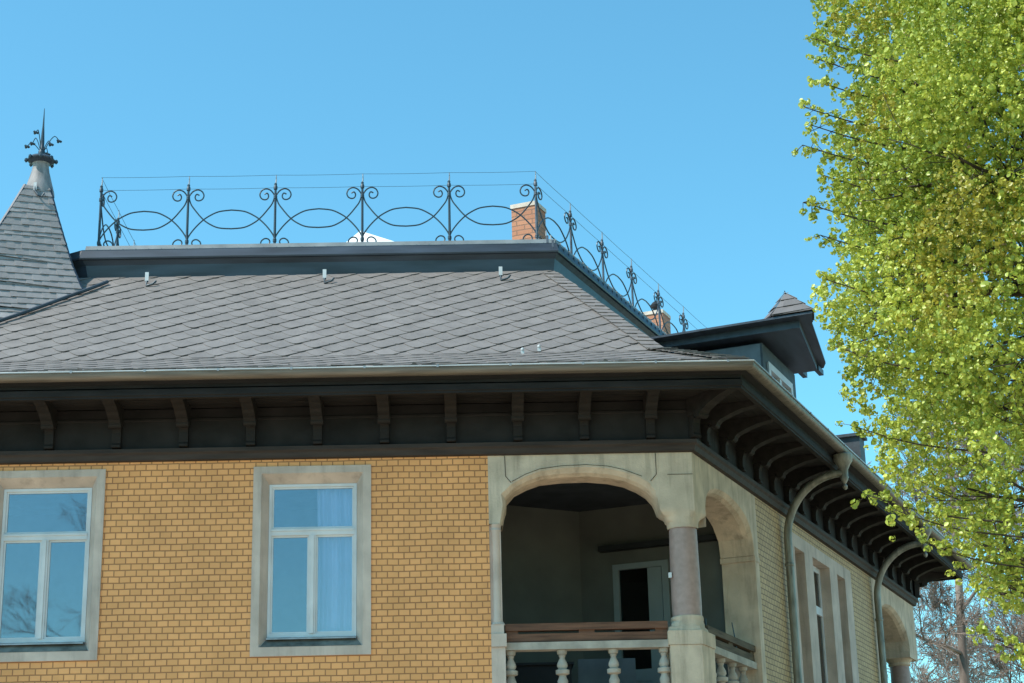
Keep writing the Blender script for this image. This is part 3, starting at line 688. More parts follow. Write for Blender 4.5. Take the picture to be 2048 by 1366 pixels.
# border slates down the hip, courses nearly level
sm = MB(); hw = .20
slates(sm, [(-.225-hw, 0), (-.21, 0), (-1.40, LA-.10), (-1.40-hw, LA-.10)], Vector((0, .33, 8.14))+Vector((0, -.68, .735))*.022, (1, 0, 0), uyA, .36, .105, radians(-4), rnd=0, seed=8, tilt=.012)
slates(sm, [(.60-hw*1.3, 0), (.61, 0), (-.205, LB), (-.225-hw, LB)], Vector((0, -.93, 7.60))+Vector((0, -.39, .92))*.03, (1, 0, 0), uyB, .36, .105, radians(-4), rnd=0, seed=9, tilt=.018)
flat_slate_build(sm, "hip_slates", SLATE, roof)
sm = MB()
uxS = DV; uyS = (-NV*1.9+Vector((0, 0, 1.75))).normalized(); uyS2 = (-NV*1.26+Vector((0, 0, .54))).normalized()
slates(sm, [(.23, 0), (12.47, 0), (10.57, LA), (1.45, LA)], W(0, -.33, 8.14), uxS, uyS, .212, .228, radians(31), seed=12)
slates(sm, [(-.58, 0), (13.73, 0), (12.47, LB), (.23, LB)], W(0, .93, 7.60), uxS, uyS2, .212, .228, radians(31), seed=13)
flat_slate_build(sm, "side_slates", SLATE, roof)

# ---- cornice round the roof terrace
XC = -7.74
CB = lambda s: (XC+(s-2.23)-2.4, s+1.5)
C0 = lambda s: (XC+(s-2.23), 9.0); C1 = lambda s: (XC+(s-2.23), s)
CN = [C0, C1, N1, lambda s: tuple(W(SIDE-s, -s))[:2]]
CNB = [CB, C1, N1, CN[3]]
co = MB(); co.sweep([(2.25, 9.87), (2.25, 9.93), (2.225, 10.09), (2.18, 10.15), (2.15, 10.155), (2.143, 10.175), (2.175, 10.285), (2.175, 10.298), (2.5, 10.315), (2.5, 9.87)], CNB)
tf = MB(); tf.sweep([(2.205, 10.299), (2.215, 10.368), (2.60, 10.43), (2.60, 10.31)], CN)
for i in range(36):                      # standing seams of the kerb flashing
    x = -7.6+i*.172
    if x < -1.5: tf.box(x-.003, x+.003, 2.203, 2.22, 10.302, 10.322)
for i in range(60):
    v = 1.1+i*.17; p = W(v, -2.208); tf.obox((p.x, p.y, 10.335), DV*.005, NV*.008, (0, 0, .034))
for i in range(52):
    v = 1.05+i*.19; p = W(v, -2.17); co.obox((p.x, p.y, 10.23), DV*.006, NV*.014, (0, 0, .052))
cor = co.build("cornice", SHEET, Vp); tf.build("terrace_kerb", ZINCK, cor)
tr = MB(); tr.prism([(XC+.3, 9.0), C1(2.5), N1(2.5), tuple(W(SIDE-2.5, -2.5))[:2], tuple(W(SIDE-2.5, -6))[:2]], lambda p, k: (p[0], p[1], (10.30, 10.40)[k])); tr.build("terrace_floor", ZINC, Vp)
# hidden far roof side so the body is closed
hb = MB(); hb.prism([(XL, 2.23), (XC-.05, 2.23), (XC-.05, 9.0), tuple(W(SIDE-2.3, -6))[:2], tuple(W(SIDE-.4, -7))[:2], (XL, P2.y+.6)], lambda p, k: (p[0], p[1], (7.4, 9.86)[k])); hb.build("rear_roof", SLATED, Vp)

# hooks on the slate slope
for (x, y, z) in ((-6.88, 2.02, 9.72), (-4.52, 2.02, 9.72), (-2.17, 2.02, 9.72)):
    hk = MB(); hk.box(x-.018, x+.022, y-.02, y-.012, z+.04, z+.19); hk.tube([(x, y-.03, z+.05), (x+.005, y-.05, z-.02), (x+.09, y-.06, z-.0), (x+.13, y-.04, z+.05)], .014, 6)
    o = hk.build("roof_hook", IRON, Vp)
    tb = MB(); tb.box(x-.022, x+.026, y-.028, y-.021, z+.06, z+.18); tb.build("hook_tab", WHITE, o)
for (x, y, z) in ((-1.96, .22, 8.10), (-1.755, .27, 8.15)):
    hk = MB(); hk.box(x-.02, x+.02, y-.03, y-.02, z, z+.045); hk.lathe([(.004, z+.04), (.022, z+.055), (.02, z+.075), (.004, z+.085)], (x, y-.025), 8); hk.build("snow_stop", WHITE, Vp)

# ---- turret roof at the left
TC = (-8.45, 2.3)
Rt = [(.185, 11.2), (.33, 10.8), (.49, 10.4), (.61, 10.09), (.74, 9.82), (1.0, 9.35), (1.4, 8.75), (1.85, 8.2)]
Lt = [(.27, 11.2), (.33, 11.08), (.51, 10.77), (.68, 10.48), (1.02, 9.9), (1.4, 9.25), (1.9, 8.5), (2.1, 8.2)]
def rint(tb, z):
    for (r0, z0), (r1, z1) in zip(tb[:-1], tb[1:]):
        if z0 >= z >= z1: return r0+(r1-r0)*(z0-z)/(z0-z1)
    return tb[-1][0]
levels = [11.2, 10.8, 10.4, 10.0, 9.6, 9.2, 8.75, 8.2]
aR = radians(-30)
def tcorner(k, z):
    """k: 0 right hip, 1 near-left hip, 2 back-left, 3 back-right"""
    r = rint(Rt if k in (0, 3) else Lt, z); a = aR-pi/2*k
    return Vector((TC[0]+r*cos(a), TC[1]+r*sin(a), z))
tm = MB()
tm.rings([[tcorner(k, z) for k in range(4)] for z in levels])
turret = tm.build("turret_roof", SHEET, Vp)
ts = MB()
for k in (0, 1, 3):
    for zi in range(len(levels)-1):
        a, b = tcorner(k, levels[zi+1]), tcorner((k+1) % 4, levels[zi+1]); c, e = tcorner(k, levels[zi]), tcorner((k+1) % 4, levels[zi])
        ux = (a-b).normalized(); nrm = ux.cross((c-a)).normalized(); uy = nrm.cross(ux).normalized()
        if uy.z < 0: uy = -uy
        q = lambda p: ((p-b).dot(ux), (p-b).dot(uy))
        slates(ts, [q(b), q(a), q(c), q(e)], b, ux, uy, .21, .112, radians(5), rnd=0, seed=20+k*9+zi, tilt=.013, jit=.02)
flat_slate_build(ts, "turret_slates", SLATET, turret)
hp = MB()
for k in range(4): hp.tube([tcorner(k, z)+Vector((0, 0, .01)) for z in levels], .028, 6)
hp.build("hip_flashing", SHEET, turret)
# valley flashing where the turret meets the main slope
vf = MB(); pts = []
for i in range(24):
    z = 9.95-i*.07; p0, p1 = tcorner(0, z), tcorner(1, z); ym = 2.23+(z-9.89)/.921
    if z > 9.89: ym = 2.23
    t = (ym-p0.y)/(p1.y-p0.y)
    if -.3 < t < 1.2: q = p0.lerp(p1, t); pts.append((q.x+.03, q.y-.05, q.z+.045))
vf.tube(pts, .024, 6); vf.build("valley_flashing", SHEET, Vp)
# finial
fn = MB(); fn.lathe([(.205, 11.14), (.20, 11.2), (.165, 11.33), (.12, 11.5), (.105, 11.60), (.12, 11.625)], TC, 24)
fin = fn.build("finial", ZINCM, Vp, smooth=True, angle=50)
fb = MB(); fb.lathe([(.09, 11.61), (.15, 11.635), (.185, 11.66), (.19, 11.675), (.16, 11.71), (.10, 11.735), (.03, 11.75)], TC, 24)
fb.build("finial_cap", SHEET, fin, smooth=True)
sp_ = MB(); sp_.lathe([(.045, 11.74), (.05, 11.80), (.028, 11.84), (.028, 11.95), (.020, 12.1), (.013, 12.2), (.004, 12.46)], TC, 10); sp_.build("spike", IRON, fin, smooth=True)
for k in range(6):
    a = radians(20+60*k); lo = k % 2; R_ = .20 if lo else .225; zt = 11.93 if lo else 12.07
    ar = MB(); dr = Vector((cos(a), sin(a), 0)); c0 = Vector((TC[0], TC[1], 0))
    pts = []
    for i in range(10):
        t = i/9; pts.append(c0+dr*(.03+(R_-.03)*(1-cos(t*pi*.5+.0))*1.0 if False else .03+(R_-.03)*t)+Vector((0, 0, 11.82+(zt-11.82)*sin(min(1, t*1.25)*pi/2)-(.07*max(0, t-.7)/.3 if t > .7 else 0))))
    ar.tube(pts, .0065, 5)
    e = pts[-1]
    for q in range(5):
        aa = q*1.26; p = e+Vector((cos(aa)*.022, sin(aa)*.022, -.012+.014*(q % 2))); ar.lathe([(.004, p.z-.018), (.018, p.z-.006), (.018, p.z+.006), (.004, p.z+.018)], (p.x, p.y), 6)
    ar.build("flower_arm", IRON, fin)
for k in range(8):
    a = pi*k/4+.2; p = (TC[0]+.2*cos(a), TC[1]+.2*sin(a)); kb = MB(); kb.lathe([(.004, 11.63), (.026, 11.655), (.022, 11.685), (.004, 11.70)], p, 7); kb.build("flower_knob", IRON, fin)
p = tcorner(0, 11.15)*.45+tcorner(1, 11.15)*.55
th = MB(); th.tube([p+Vector((-.0, -.03, .10)), p+Vector((0, -.05, -.02)), p+Vector((.05, -.07, -.09)), p+Vector((.10, -.07, -.12)), p+Vector((.13, -.05, -.06))], .013, 6)
tho = th.build("ladder_hook", IRON, Vp)
tb = MB(); tb.box(p.x-.02, p.x+.02, p.y-.05, p.y-.042, p.z-.01, p.z+.10); tb.build("hook_tab", WHITE, tho)

# ---- chimneys (aligned with the side wing)
def chimney(x, y, w_, dpt, z0, z1, cap):
    e = (Vector((x, y, 0))); v0 = e.dot(DV); o0 = e.dot(NV)
    # local frame: side frame, x = v, y = -o
    mb = MB(); mb.box(v0, v0+dpt, -(o0+w_), -o0, z0, z1)
    c = mb.build("chimney", CHBRICK, Vp, 1)
    cm = MB(); k = .012
    cm.rings([[(v0-k, -(o0+w_)-k, z1-.05), (v0+dpt+k, -(o0+w_)-k, z1-.05), (v0+dpt+k, -o0+k, z1-.05), (v0-k, -o0+k, z1-.05)],
              [(v0-k, -(o0+w_)-k, z1+.012), (v0+dpt+k, -(o0+w_)-k, z1+.012), (v0+dpt+k, -o0+k, z1+.012), (v0-k, -o0+k, z1+.012)],
              [(v0+.05, -(o0+w_)+.05, z1+.035), (v0+dpt-.05, -(o0+w_)+.05, z1+.035), (v0+dpt-.05, -o0-.05, z1+.035), (v0+.05, -o0-.05, z1+.035)]])
    cm.f.append((8, 9, 10, 11)) if len(cm.v) == 12 else None
    cm.build("chimney_cap", MORTARW, c)
    if cap:
        pt = MB(); cx, cy = v0+dpt*.5, -(o0+w_*.55)
        pt.lathe([(.05, z1+.03), (.045, z1+.12), (.085, z1+.14), (.09, z1+.18), (.05, z1+.23), (.01, z1+.26)], (cx, cy), 14); pt.build("chimney_cowl", DARK, c, smooth=True)
chimney(-1.97, 3.22, .375, .36, 10.38, 11.27, False)
chimney(.42, 9.5, .43, .42, 10.38, 11.74, True)
vt = MB(); p = W(9.62, -.42); v0 = 9.6
vt.box(9.55, 9.9, .02, .42, 8.2, 9.22); vt.box(9.50, 9.95, -.03, .47, 9.22, 9.27); vt.build("roof_vent", SLATED, Vp, 1)

# ---- dormer on the side slope (side frame)
dm = wall_holes(3.55, 5.30, 7.9, 9.16, [(3.78, 4.98, 8.25, 8.90)], 0, .12)
dm.box(3.55, 3.63, .12, 2.3, 7.9, 9.16); dm.box(5.22, 5.30, .12, 2.3, 7.9, 9.16)
dor = dm.build("dormer", SLATED, Vp, 1)
ck = MB(); ck.add([(3.545, .03, 8.0), (3.545, 2.2, 9.0), (3.545, 2.2, 9.15), (3.545, .03, 9.15)], [(0, 1, 2, 3)]); ck.build("dormer_cheek", mat("blue_grey_cladding", (.12, .145, .17), .5, .5, var=.15, scale=5), dor)
wf = MB(); wf.rings([rect(3.78, 4.98, 8.25, 8.90, .06), rect(3.74, 5.02, 8.21, 8.94, -.03), rect(3.84, 4.92, 8.31, 8.84, -.03), rect(3.84, 4.92, 8.31, 8.84, .06)])
wf.box(4.33, 4.42, -.02, .05, 8.31, 8.84); wf.build("dormer_window", WHITE, dor)
pn = MB(); pn.box(3.84, 4.92, .03, .035, 8.31, 8.84); pn.build("pane", GLASS, dor)
ds = MB()
dpoly = [(3.15, 1.62), (3.15, -.84), (3.6, -.72), (5.55, -.42), (5.78, -.33), (5.78, 1.62)]
ds.prism(dpoly, lambda p, k: (p[0], p[1], (9.345, 9.375)[k]-(.02 if p[1] > 1 else 0)))
ds.prism([(3.35, 1.6), (3.35, -.60), (5.5, -.30), (5.5, 1.6)], lambda p, k: (p[0], p[1], (9.235, 9.342)[k]))
for y in (-.02, -.27): ds.box(5.50, 5.80, y-.05, y+.02, 9.24, 9.32)
dro = ds.build("dormer_roof", SHEET, dor)
tp = MB(); apx = Vector((3.50, -.40, 9.80)); base = [Vector((3.15, -.28, 9.378)), Vector((3.15, -.845, 9.378)), Vector((3.62, -.73, 9.378)), Vector((3.95, -.50, 9.378)), Vector((3.42, -.06, 9.378))]
tp.add(base+[apx], [(0, 1, 5), (1, 2, 5), (2, 3, 5), (3, 4, 5), (4, 0, 5), (4, 3, 2, 1, 0)])
tp.build("dormer_peak", UNDER, dor)
pk = MB()
for a, b in ((0, 1), (1, 2), (4, 0)):
    P0, P1 = base[a], base[b]; ux = (P1-P0).normalized(); n_ = ux.cross(apx-P0).normalized()
    if n_.z < 0: ux = -ux; P0, P1 = P1, P0; n_ = -n_
    uy = n_.cross(ux)
    if uy.z < 0: uy = -uy
    slates(pk, [(0, 0), ((P1-P0).length, 0), ((apx-P0).dot(ux), (apx-P0).dot(uy))], P0, ux, uy, .30, .17, radians(3), rnd=0, seed=50+a, tilt=.02)
pko = flat_slate_build(pk, "peak_slates", SLATEP, dor)
pt = MB(); pt.tube([apx+Vector((0, 0, -.02)), apx+Vector((.0, .01, .05))], [.012, .006], 6); pt.build("peak_tip", IRON, dor)
for o in (dor,):
    for c in o.children: pass

# ================================================================== roof railing (a thing of its own)
def catmull(P, k=5):
    out = []
    for i in range(len(P)-1):
        p0 = P[max(i-1, 0)]; p1 = P[i]; p2 = P[i+1]; p3 = P[min(i+2, len(P)-1)]
        for j in range(k):
            t = j/k; out.append(tuple(.5*((2*b)+(-a+c)*t+(2*a-5*b+4*c-e)*t*t+(-a+3*b-3*c+e)*t**3) for a, b, c, e in zip(p0, p1, p2, p3)))
    out.append(P[-1]); return out
SX = 1/1067; SZ = 1/936
U_px = [(560, 368), (520, 352), (498, 390), (515, 430), (560, 442), (608, 420), (628, 370), (600, 315), (540, 290), (475, 308), (428, 355), (412, 400), (440, 490), (500, 570), (600, 680), (700, 757), (850, 822), (1040, 838)]
L_px = [(515, 1072), (480, 1052), (470, 1020), (495, 988), (545, 982), (592, 1015), (600, 1065), (570, 1105), (510, 1118), (445, 1100), (405, 1050), (400, 1000), (425, 930), (500, 832), (600, 735), (700, 665), (850, 600), (1040, 578)]
def half(px): return catmull([((x-398)*SX, (1112-y)*SZ) for x, y in px], 4)
HU, HL = half(U_px), half(L_px); MIDX = (1040-398)*SX
railing = empty("roof_railing", (-7.66, 2.55, 10.43)); tag(railing, "wrought iron scrollwork railing round the flat roof terrace of the villa", "railing")
RZ = 10.43
def loc(p): return Vector(p)-Vector((-7.66, 2.55, 10.43))
def rail_panel(a, b, m):
    a = Vector(a); b = Vector(b); dvec = (b-a); Lr = dvec.length; dvec.normalize(); sc = (Lr/2)/MIDX
    mb = MB()
    for H in (HU, HL):
        h = [(x*sc if x > .28 else x*1.0+(sc-1)*x*max(0, (x-.1))/.18, z) for x, z in H]
        full = h+[(Lr-x, z) for x, z in h[::-1][1:]]
        mb.tube([a+dvec*x+Vector((0, 0, max(z, .008))) for x, z in full], .0105, 5)
    o = mb.build("scroll_panel", m, railing, smooth=True, angle=60); return o
def rail_post(p, m, tilt=0):
    p = Vector(p); mb = MB()
    mb.tube([p, p+Vector((0, 0, .90))], [.019, .016], 8); mb.lathe([(.038, p.z+.0), (.038, p.z+.02), (.02, p.z+.035)], (p.x, p.y), 8)
    for z in (.11, .75): mb.lathe([(.018, p.z+z-.03), (.026, p.z+z-.02), (.026, p.z+z+.02), (.018, p.z+z+.03)], (p.x, p.y), 8)
    mb.lathe([(.017, p.z+.86), (.027, p.z+.87), (.027, p.z+.91), (.018, p.z+.93), (.022, p.z+.95), (.006, p.z+.97)], (p.x, p.y), 8)
    o = mb.build("post", m, railing, smooth=True)
    tp_ = MB(); tp_.tube([p+Vector((.004, 0, .96)), p+Vector((.008, 0, 1.02)), p+Vector((.006, 0, 1.085))], [.011, .009, .006], 6)
    tp_.build("wire_holder", GALV, o)
    return o
FX = [-7.66+1.203*i for i in range(6)]
fp = [loc((x, 2.55, RZ)) for x in FX]
for p in fp[:-1]: rail_post(p, IRON)
for a, b in zip(fp[:-1], fp[1:]): rail_panel(a, b, IRON)
sp0 = Vector((FX[-1], 2.55, RZ)); sps = [sp0+DV*(1.302*i) for i in range(7)]
IRONS = mat("grey_iron", (.12, .13, .15), .4, .5, metal=.4, var=.2, scale=10)
for i, p in enumerate(sps): rail_post(loc(p), IRONS)
for a, b in zip(sps[:-1], sps[1:]): rail_panel(loc(a), loc(b), IRON)
lps = [Vector((-7.66, 2.55+1.203*i, RZ)) for i in range(4)]
for p in lps[1:]: rail_post(loc(p), IRON)
for a, b in zip(lps[:-1], lps[1:]): rail_panel(loc(a), loc(b), IRON)
for (z, nm) in ((11.505, "top_wire"), (11.315, "lower_wire")):
    mb = MB()
    for seq in (list(reversed(lps))+[Vector((x, 2.55, RZ)) for x in FX[1:]]+sps[1:],):
        pts = []
        for a, b in zip(seq[:-1], seq[1:]):
            for k in range(4): t = k/4; q = a.lerp(b, t); pts.append(loc((q.x, q.y-.018, z-.02*4*t*(1-t)*.35)))
        q = seq[-1]; pts.append(loc((q.x, q.y-.018, z)))
        mb.tube(pts, .0032, 4)
    mb.build(nm, IRON, railing)

# white canopy standing on the terrace
cv = MB(); cx, cy = -4.30, 6.0; ap = Vector((cx, cy, 12.02)); hw = 1.0; zb = 11.50
ring = [Vector((cx+hw*sx, cy+hw*sy, zb)) for sx, sy in ((-.35, -.5), (.95, -.5), (.95, .8), (-.35, .8))]
cv.add(ring+[ap], [(0, 1, 4), (1, 2, 4), (2, 3, 4), (3, 0, 4)])
cv.rings([[v for v in ring], [v-Vector((0, 0, .12)) for v in ring]])
can = empty("canopy", (cx, cy, 10.4)); tag(can, "white pointed canopy peeping over the roof parapet behind the railing", "canopy")
o = cv.build("canvas_top", CANVAS, can); o.location = (-cx, -cy, -10.4)
for v in ring:
    pl = MB(); q = v.lerp(ap, .05); pl.tube([(q.x, q.y, 10.4), (q.x, q.y, zb)], .02, 6); o = pl.build("pole", GALV, can); o.location = (-cx, -cy, -10.4)

# ================================================================== trees
def grow(rng, p, dr, L_, r, depth, out, spread=.6, up=.1, nseg=4, kids=(3, 4), minr=.003, tips=None, ratio=.68, cont=True):
    pts = [p.copy()]; rs = [r]; d_ = dr.normalized(); q = p.copy()
    for i in range(nseg):
        d_ = (d_+Vector((rng.gauss(0, .13), rng.gauss(0, .13), rng.gauss(0, .10)+up*.3))).normalized()
        q = q+d_*(L_/nseg); pts.append(q.copy()); rs.append(max(minr, r*(1-.55*(i+1)/nseg)))
    out.append((pts, rs))
    if depth == 0:
        if tips is not None: tips.append((pts[-1], d_.copy(), pts))
        return
    k = rng.randint(*kids)
    for i in range(k):
        t = .3+.7*(i+rng.random()*.6)/k; idx = min(nseg, max(1, int(round(t*nseg)))); b = pts[idx]
        ax = d_.orthogonal().normalized(); ax.rotate(Quaternion(d_, rng.uniform(0, 2*pi)))
        nd = (d_+ax*rng.uniform(spread*.7, spread*1.5)+Vector((0, 0, up))).normalized()
        grow(rng, b, nd, L_*ratio*rng.uniform(.75, 1.15), max(minr, rs[idx]*.62), depth-1, out, spread, up, nseg, kids, minr, tips, ratio)
def tubes_np(name, segs, m, parent, sides):
    mb = MB()
    for pts, rs in segs:
        n_ = sides(rs[0]); mb.tube(pts, list(rs), n_, cap=False)
    me = bpy.data.meshes.new(name); me.from_pydata(mb.v, [], mb.f); me.materials.append(m)
    me.polygons.foreach_set("use_smooth", [True]*len(me.polygons))
    o = bpy.data.objects.new(name, me); COL.objects.link(o); o.parent = parent; return o
def leaves_np(name, C_, size, m, parent, per=4, spread=.026, seed=1, fold=.35):
    """C_: (n,3) clump centres -> per leaves each, every leaf a folded pair of quads"""
    r = np.random.default_rng(seed); n = len(C_)*per
    k = np.arange(per)+.5; ph = np.arccos(1-2*k/per); th = pi*(1+5**.5)*k
    fib = np.stack([np.cos(th)*np.sin(ph), np.sin(th)*np.sin(ph), np.cos(ph)], 1)
    rot = r.uniform(0, 2*pi, len(C_)); cr, sr = np.cos(rot)[:, None], np.sin(rot)[:, None]
    fx = fib[None, :, 0]*cr-fib[None, :, 1]*sr; fy = fib[None, :, 0]*sr+fib[None, :, 1]*cr; fz_ = np.repeat(fib[None, :, 2], len(C_), 0)
    sc_ = r.uniform(.55, 1.5, (len(C_), 1, 1))
    out = np.stack([fx, fy, fz_], 2)+r.normal(0, .28, (len(C_), per, 3))
    c = (C_[:, None, :]+out*spread*sc_).reshape(-1, 3); out = out.reshape(-1, 3); scl = np.repeat(sc_.reshape(-1, 1), per, 0)
    nr = out+r.normal(0, .22, (n, 3))+np.array([0, 0, .15]); nr /= np.linalg.norm(nr, axis=1, keepdims=True)
    t = np.cross(nr, r.normal(0, 1, (n, 3))); t /= (np.linalg.norm(t, axis=1, keepdims=True)+1e-9); b = np.cross(nr, t)
    s = size*scl*r.uniform(.8, 1.2, (n, 1))
    v = np.empty((n, 6, 3))
    v[:, 0] = c-t*s*.5; v[:, 1] = c+t*s*.55; v[:, 2] = c+b*s*.42+nr*s*fold*.4+t*s*.15; v[:, 3] = c+b*s*.38+nr*s*fold*.4-t*s*.25
    v[:, 4] = c-b*s*.38+nr*s*fold*.4-t*s*.25; v[:, 5] = c-b*s*.42+nr*s*fold*.4+t*s*.15
    idx = (np.arange(n)*6)[:, None]; f1 = idx+np.array([0, 1, 2, 3]); f2 = idx+np.array([1, 0, 4, 5])
    fa_ = np.stack([f1, f2], 1).reshape(-1, 4)
    me = bpy.data.meshes.new(name); me.vertices.add(n*6); me.vertices.foreach_set("co", v.reshape(-1).astype(np.float32))
    me.loops.add(fa_.size); me.loops.foreach_set("vertex_index", fa_.reshape(-1).astype(np.int32))
    me.polygons.add(len(fa_)); me.polygons.foreach_set("loop_start", (np.arange(len(fa_))*4).astype(np.int32)); me.polygons.foreach_set("loop_total", np.full(len(fa_), 4, np.int32))
    me.update(calc_edges=True); me.materials.append(m)
    o = bpy.data.objects.new(name, me); COL.objects.link(o); o.parent = parent; return o

# lime tree beside the house
TX, TY = 4.95, -3.5
lime = empty("lime_tree", (TX, TY, 0)); tag(lime, "tall lime tree in fresh yellow-green leaf beside the side wing of the villa", "tree")
rng = random.Random(11)
RADT = [(3.6, .3), (4.1, 1.9), (4.6, 2.85), (5.2, 3.35), (5.7, 3.65), (6.4, 3.85), (7.2, 3.95), (8.2, 4.0), (9.2, 4.0), (10.2, 3.75), (11.2, 3.65), (12.2, 3.2), (13.4, 2.3), (14.4, 1.0), (14.8, .1)]
def radz(z):
    if z <= RADT[0][0]: return .0
    for (a, b), (c, e) in zip(RADT[:-1], RADT[1:]):
        if a <= z <= c: return b+(e-b)*(z-a)/(c-a)
    return 0.
segs = []; trunk = [Vector((0, 0, 0)), Vector((.05, 0, 2)), Vector((-.05, .05, 4)), Vector((.1, 0, 6)), Vector((0, .1, 8.5)), Vector((.1, 0, 11)), Vector((.05, 0, 13.6))]
tr_s = [(catmull([tuple(t) for t in trunk], 4), None)]
tp = tr_s[0][0]; trs = [(tp, [.30*(1-i/len(tp))**.8+.02 for i in range(len(tp))])]
tubes_np("trunk", trs, BARK, lime, lambda r: 12)
tips = []
for i in range(46):
    z = 3.4+9.6*(i/46)+rng.uniform(-.2, .2); an = i*2.399+rng.uniform(-.3, .3)
    if i % 3 == 0: an = rng.uniform(2.3, 4.3)      # more limbs toward the house
    R_ = max(.5, radz(min(14, z+1.0)))
    st_ = Vector((0, 0, z)); dr = Vector((cos(an), sin(an), rng.uniform(.25, .6)))
    grow(rng, st_, dr, R_*.62, .06+.03*rng.random(), 3, segs, .55, .04, 4, (3, 4), .004, tips, .60)
segs = [(p_, r_) for p_, r_ in segs if hypot(p_[-1].x, p_[-1].y) < radz(p_[-1].z)*.99]
tips = [t_ for t_ in tips if hypot(t_[0].x, t_[0].y) < radz(t_[0].z)*.99]
tubes_np("branches", segs, BARK, lime, lambda r: 6 if r > .02 else 4)
NR = np.random.default_rng(5)
cl = []
tries = 0
camL = CAM-Vector((TX, TY, 0)); camdir = Vector((camL.x, camL.y, 0)).normalized(); leftdir = Vector((-1, 0, 0))
TARGET = 70000
MIST = [((1930, 425), 110, -5.5), ((1740, 240), 55, -4.3), ((1710, 45), 75, -3.9), ((1680, 390), 40, -3.8), ((1890, 570), 60, -5.4)]
def pix(px, py, Y):
    d_ = F+RT*(px-1024)/3580-UP*(py-683)/3580; return CAM+d_*((Y-CAM.y)/d_.y)
mist_c = [(pix(*c, Y), r/3580*((Y-CAM.y)/.95)) for c, r, Y in MIST]
while len(cl) < TARGET:
    zz = NR.uniform(3.6, 14.8, 4000); th = NR.uniform(0, 2*pi, 4000); ru = np.where(NR.random(4000) < .72, NR.uniform(.66, 1.0, 4000), np.sqrt(NR.random(4000)))
    pr_ = NR.random(4000)
    for z, t, u, pk_ in zip(zz, th, ru, pr_):
        R_ = radz(z)
        if pk_ > R_/4.0*(.45+.55*u): continue
        dx, dy = cos(t), sin(t)
        face = dx*camdir.x+dy*camdir.y; lf = -dx
        if face < -.25 and lf < .2 and pk_ > .12: continue
        if dx > .55 and pk_ > .3: continue
        bump_ = 1+.16*noise.noise(Vector((dx*1.6, dy*1.6, z*.55)))+.07*noise.noise(Vector((dx*4.5, dy*4.5, z*1.7)))
        bump_ *= 1-.30*math.exp(-((z-10.05)/.30)**2)*max(0, -dx)**2-.09*math.exp(-((z-8.1)/.25)**2)*max(0, -dx)**2
        r_ = R_*u*bump_
        p = Vector((dx*r_, dy*r_, z+.35*noise.noise(Vector((dx*3, dy*3, 5)))))
        dn = noise.noise(p*1.15)+.6*noise.noise(p*2.9)+.35*noise.noise(p*6.3)+.42*noise.noise(p*11.5)
        low = max(0, min(1, (8.2-z)/3.4))
        if dn < -.30+.66*low+.25*max(0, -dx-.6)*max(0, u-.7): continue
        cl.append(tuple(p))
        if len(cl) >= TARGET: break
# leaf clumps along the outermost twigs
for (tpnt, td, pts) in tips:
    if Vector((tpnt.x, tpnt.y)).length > radz(tpnt.z)*1.0: continue
    for k in range(7):
        q = pts[-1-(k % 3)]+Vector((rng.gauss(0, .05), rng.gauss(0, .05), rng.gauss(0, .05))); cl.append(tuple(q))
CL = np.array(cl)
gold = np.zeros(len(CL), bool)
for c, r in mist_c:
    cc = np.array(c)-np.array([TX, TY, 0]); dd = (CL-cc)*np.array([1, .4, .8]); q = np.linalg.norm(dd, axis=1)/(r*1.5)
    gold |= NR.random(len(CL)) > q**2.2
leaves_np("foliage", CL[~gold], .033, LEAF, lime, per=7, spread=.019)
tag(leaves_np("young_foliage", CL[gold], .031, LEAFM, lime, per=7, spread=.019, seed=2), "bronze tinged clusters of just opened leaves")
nb = NR.choice(len(CL), 3500, replace=False); leaves_np("bud_scales", CL[nb]+NR.normal(0, .03, (3500, 3)), .02, BUD, lime, per=3, spread=.02)
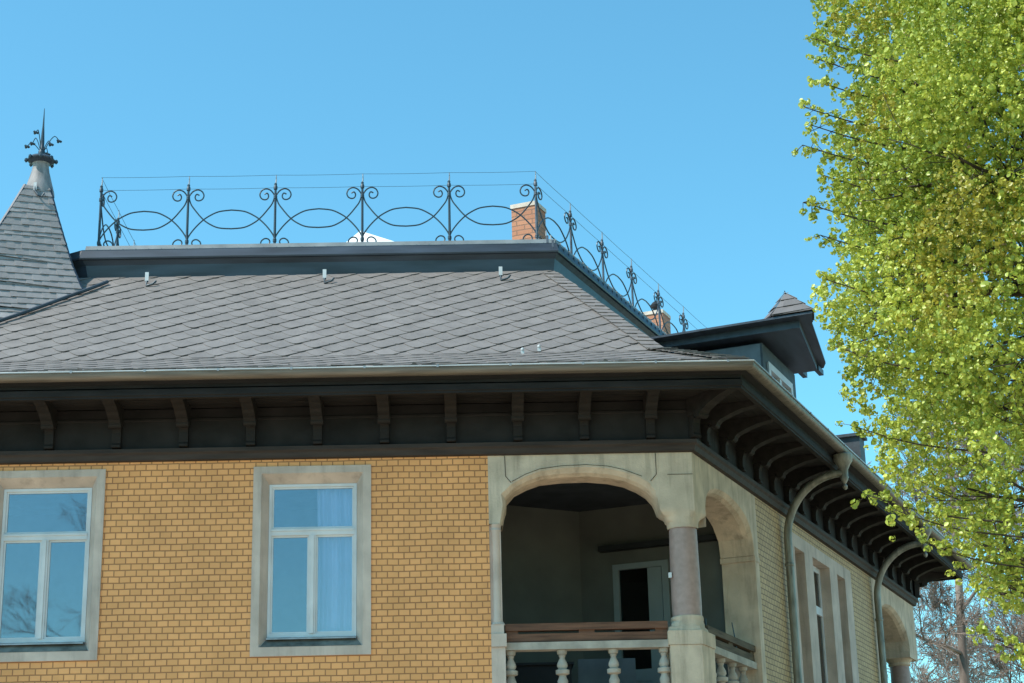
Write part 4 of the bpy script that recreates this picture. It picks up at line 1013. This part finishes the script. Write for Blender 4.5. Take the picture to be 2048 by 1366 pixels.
# stray twigs with leaves at the outline facing the house
segs2 = []; tw = []
for (px, py) in ((1632, 78), (1625, 160), (1610, 215), (1605, 290), (1606, 405), (1640, 120), (1622, 250), (1645, 350), (1640, 470), (1655, 560), (1690, 700), (1700, 850), (1735, 990), (1790, 1020), (1850, 1085), (1960, 1265), (2005, 1290)):
    e = pix(px, py, -4.0)-Vector((TX, TY, 0)); b = Vector((e.x*.72+.3, e.y*.6, e.z-.25)); m1 = b.lerp(e, .55)+Vector((0, 0, -.06))
    cur = [Vector(q) for q in catmull([tuple(b), tuple(m1), tuple(e)], 5)]
    segs2.append((cur, [.012-.008*i/len(cur) for i in range(len(cur))]))
    for i, q in enumerate(cur[3:]):
        for s_ in range(3):
            dd = Vector((rng.gauss(0, 1), rng.gauss(0, 1), rng.gauss(0, .8))).normalized()*rng.uniform(.05, .17)
            segs2.append(([q, q+dd*.6, q+dd], [.004, .003, .0025])); tw.append(tuple(q+dd)); tw.append(tuple(q+dd*.75))
tubes_np("outer_twigs", segs2, BARK, lime, lambda r: 4)
leaves_np("twig_leaves", np.array(tw), .034, LEAF, lime, per=7, spread=.020, seed=9)
# bare trees behind the villa
def bare_tree(x, y, h, seed, label, lean=0, depth=5, nl=9, group="bare trees behind the villa", cut=None, L1=.28, tz=.55):
    e = empty("bare_tree", (x, y, 0)); tag(e, label, "tree", group)
    rg = random.Random(seed); tk = [Vector((0, 0, 0)), Vector((.1, 0, h*.25)), Vector((lean*.5, 0, h*.5)), Vector((lean, 0, h*.8)), Vector((lean*1.1, 0, h))]
    tp_ = [Vector(q) for q in catmull([tuple(t) for t in tk], 4)]; r0 = h*.016
    tubes_np("trunk", [(tp_, [r0*(1-.85*i/len(tp_)) for i in range(len(tp_))])], TWIG, e, lambda r: 9)
    sg_ = []
    for i in range(nl):
        t = .28+.68*i/nl; b = tp_[int(t*(len(tp_)-1))]; an = i*2.4+rg.random()
        grow(rg, b, Vector((cos(an), sin(an), rg.uniform(.2, .8))), h*L1*(1.15-t*.6), r0*.42*(1.2-t), depth, sg_, tz, .06, 4, (3, 4), .0065, None, .66)
    tubes_np("branches", sg_, TWIG, e, lambda r: 6 if r > .03 else 3)
    return e
bare_tree(9.35, 24, 13.2, 3, "bare grey-brown tree with a straight trunk just past the far corner of the villa", .3, nl=9, depth=6)
bare_tree(14.6, 30, 14.5, 4, "bare tree at the right edge behind the lime tree", -.6, nl=10, depth=6)
bare_tree(9.2, 34, 12.5, 6, "bare tree seen through the opening of the far loggia", .2, nl=12)
bare_tree(-16.5, -44, 15, 8, "leafless tree across the street mirrored in the window panes", .4, depth=4, nl=9, group="bare trees across the street")
